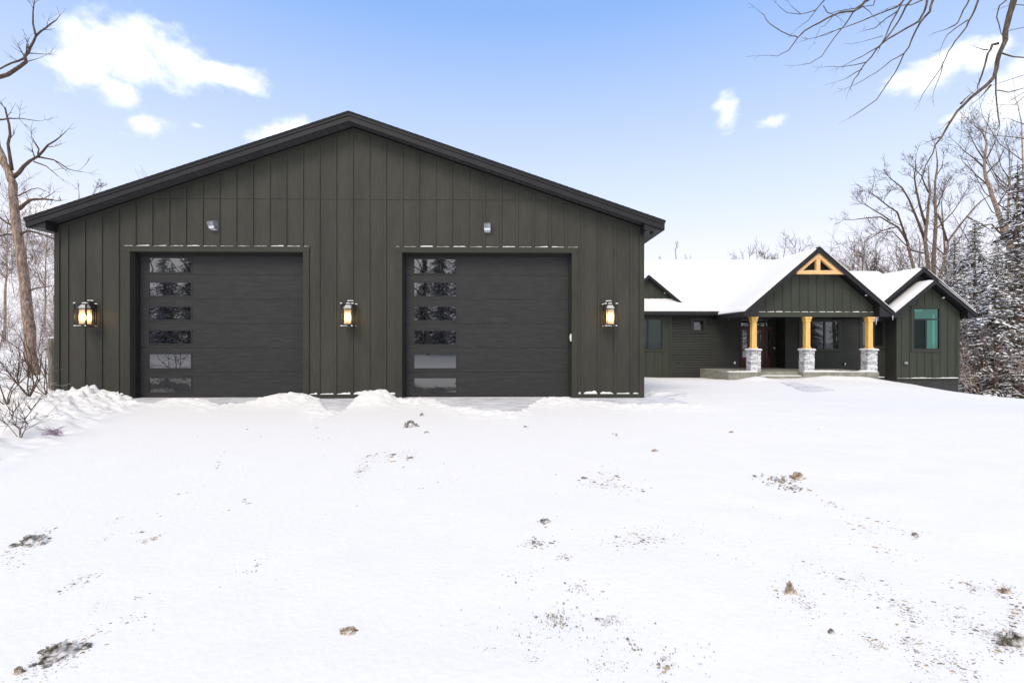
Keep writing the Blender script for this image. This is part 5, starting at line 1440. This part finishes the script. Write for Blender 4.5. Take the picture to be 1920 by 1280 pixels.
el = mth('ARCSINE', sp.outputs['Z']); az = mth('ARCTAN2', sp.outputs['X'], sp.outputs['Y'])
ns = N(nt, 'ShaderNodeTexNoise'); ns.inputs['Scale'].default_value = 7; ns.inputs['Detail'].default_value = 9; ns.inputs['Roughness'].default_value = .62; ns.inputs['Distortion'].default_value = .3
mpn = N(nt, 'ShaderNodeMapping'); mpn.inputs['Scale'].default_value = (1, 1, 1.5); lk.new(tc.outputs['Generated'], mpn.inputs[0]); lk.new(mpn.outputs[0], ns.inputs['Vector'])
nz = mth('SUBTRACT', ns.outputs['Fac'], .5)
blobs = [(235,100,135,62,0),(160,110,70,55,0),(330,115,90,45,.1),(410,135,85,20,.05),(225,175,52,32,0),(275,232,62,22,-.15,1.1),(540,246,95,20,-.25,1.0),(375,236,36,9,0,.75),(1363,210,26,44,.1,1.0),(1448,228,42,15,0,.95),
         (1690,150,65,22,-.15,1.05),(1770,125,80,26,-.45,1.05),(1850,98,60,24,-.2,1.05),(1800,222,65,20,-.3,1.0),(1880,205,95,46,-.2,1.05),(1960,170,90,70,0),(60,395,60,26,0),(2250,260,200,90,0),(-300,200,220,90,0)]
field = None
for (px, py, rx, ry, rot, *kk) in blobs:
    d = ray(px, py).normalized(); a0 = math.atan2(d.x, d.y); e0 = math.asin(d.z)
    cosr = math.hypot(1, (px-960)/F); sx = 1.12*rx/F/(cosr**2); sy = 1.12*ry/F/cosr
    da = mth('SUBTRACT', az, a0); de = mth('SUBTRACT', el, e0)
    ca, sa = math.cos(-rot), math.sin(-rot)
    u = mth('ADD', mth('MULTIPLY', da, ca/sx), mth('MULTIPLY', de, sa/sx)); v = mth('ADD', mth('MULTIPLY', da, -sa/sy), mth('MULTIPLY', de, ca/sy))
    f_ = mth('SUBTRACT', kk[0] if kk else 1.18, mth('SQRT', mth('ADD', mth('MULTIPLY', u, u), mth('MULTIPLY', v, v))))
    field = f_ if field is None else mth('MAXIMUM', field, f_)
back = mth('MULTIPLY_ADD', sp.outputs['Y'], -1.4, -.05)          # unseen cloud added behind the viewpoint to whiten the light
zen = mth('MULTIPLY_ADD', sp.outputs['Z'], 3.2, -2.1)  # more cloud added overhead, out of view, to offset the blue skylight
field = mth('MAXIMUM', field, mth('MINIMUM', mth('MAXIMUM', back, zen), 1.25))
ns2 = N(nt, 'ShaderNodeTexNoise'); ns2.inputs['Scale'].default_value = 22; ns2.inputs['Detail'].default_value = 8; ns2.inputs['Roughness'].default_value = .6; lk.new(mpn.outputs[0], ns2.inputs['Vector'])
nz = mth('ADD', nz, mth('MULTIPLY', mth('SUBTRACT', ns2.outputs['Fac'], .5), .6))
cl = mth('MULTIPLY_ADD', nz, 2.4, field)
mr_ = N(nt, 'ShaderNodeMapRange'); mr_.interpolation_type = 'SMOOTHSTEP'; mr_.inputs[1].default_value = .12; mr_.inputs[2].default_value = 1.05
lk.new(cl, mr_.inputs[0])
# colour gradient by elevation, blended over the physical sky
e01 = mth('DIVIDE', el, math.radians(90), clamp=True)
gr = ramp(nt, [(0, (.86, .915, 1.0)), (.08, (.80, .89, 1.0)), (.18, (.60, .78, 1.0)), (.38, (.23, .46, .92)), (1, (.12, .30, .75))])
lk.new(e01, gr.inputs['Fac'])
ga = N(nt, 'ShaderNodeMix', data_type='RGBA', blend_type='MULTIPLY'); ga.inputs[0].default_value = 1
lk.new(gr.outputs['Color'], ga.inputs[6]); SKYG = 8.6; ga.inputs[7].default_value = (SKYG*1.22, SKYG*1.06, SKYG*1.02, 1)
ms = N(nt, 'ShaderNodeMix', data_type='RGBA'); ms.inputs[0].default_value = .85
lk.new(sky.outputs[0], ms.inputs[6]); lk.new(ga.outputs[2], ms.inputs[7])
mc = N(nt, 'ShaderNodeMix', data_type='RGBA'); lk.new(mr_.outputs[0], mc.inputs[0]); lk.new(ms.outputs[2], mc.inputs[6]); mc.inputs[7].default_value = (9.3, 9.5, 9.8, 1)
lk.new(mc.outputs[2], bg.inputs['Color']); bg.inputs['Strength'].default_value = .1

sl = bpy.data.lights.new('sun', 'SUN'); sl.energy = 1.5; sl.angle = math.radians(25); sl.color = (1, .89, .74)
so_ = bpy.data.objects.new('sun', sl); col.objects.link(so_)
dv = Vector((math.sin(SUN_AZ)*math.cos(SUN_EL), math.cos(SUN_AZ)*math.cos(SUN_EL), math.sin(SUN_EL)))
so_.rotation_euler = dv.to_track_quat('Z', 'Y').to_euler()

cd = bpy.data.cameras.new('camera'); cd.sensor_width = 36; cd.lens = F/1920*36; cd.clip_end = 1000; cd.clip_start = .1
co = bpy.data.objects.new('camera', cd); col.objects.link(co); co.location = CAM
co.rotation_euler = (math.radians(90), 0, -TH); scene.camera = co
scene.view_settings.view_transform = 'Standard'; scene.view_settings.look = 'None'; scene.view_settings.exposure = .42
scene.render.engine = 'CYCLES'
scene.cycles.max_bounces = 8; scene.cycles.transparent_max_bounces = 12
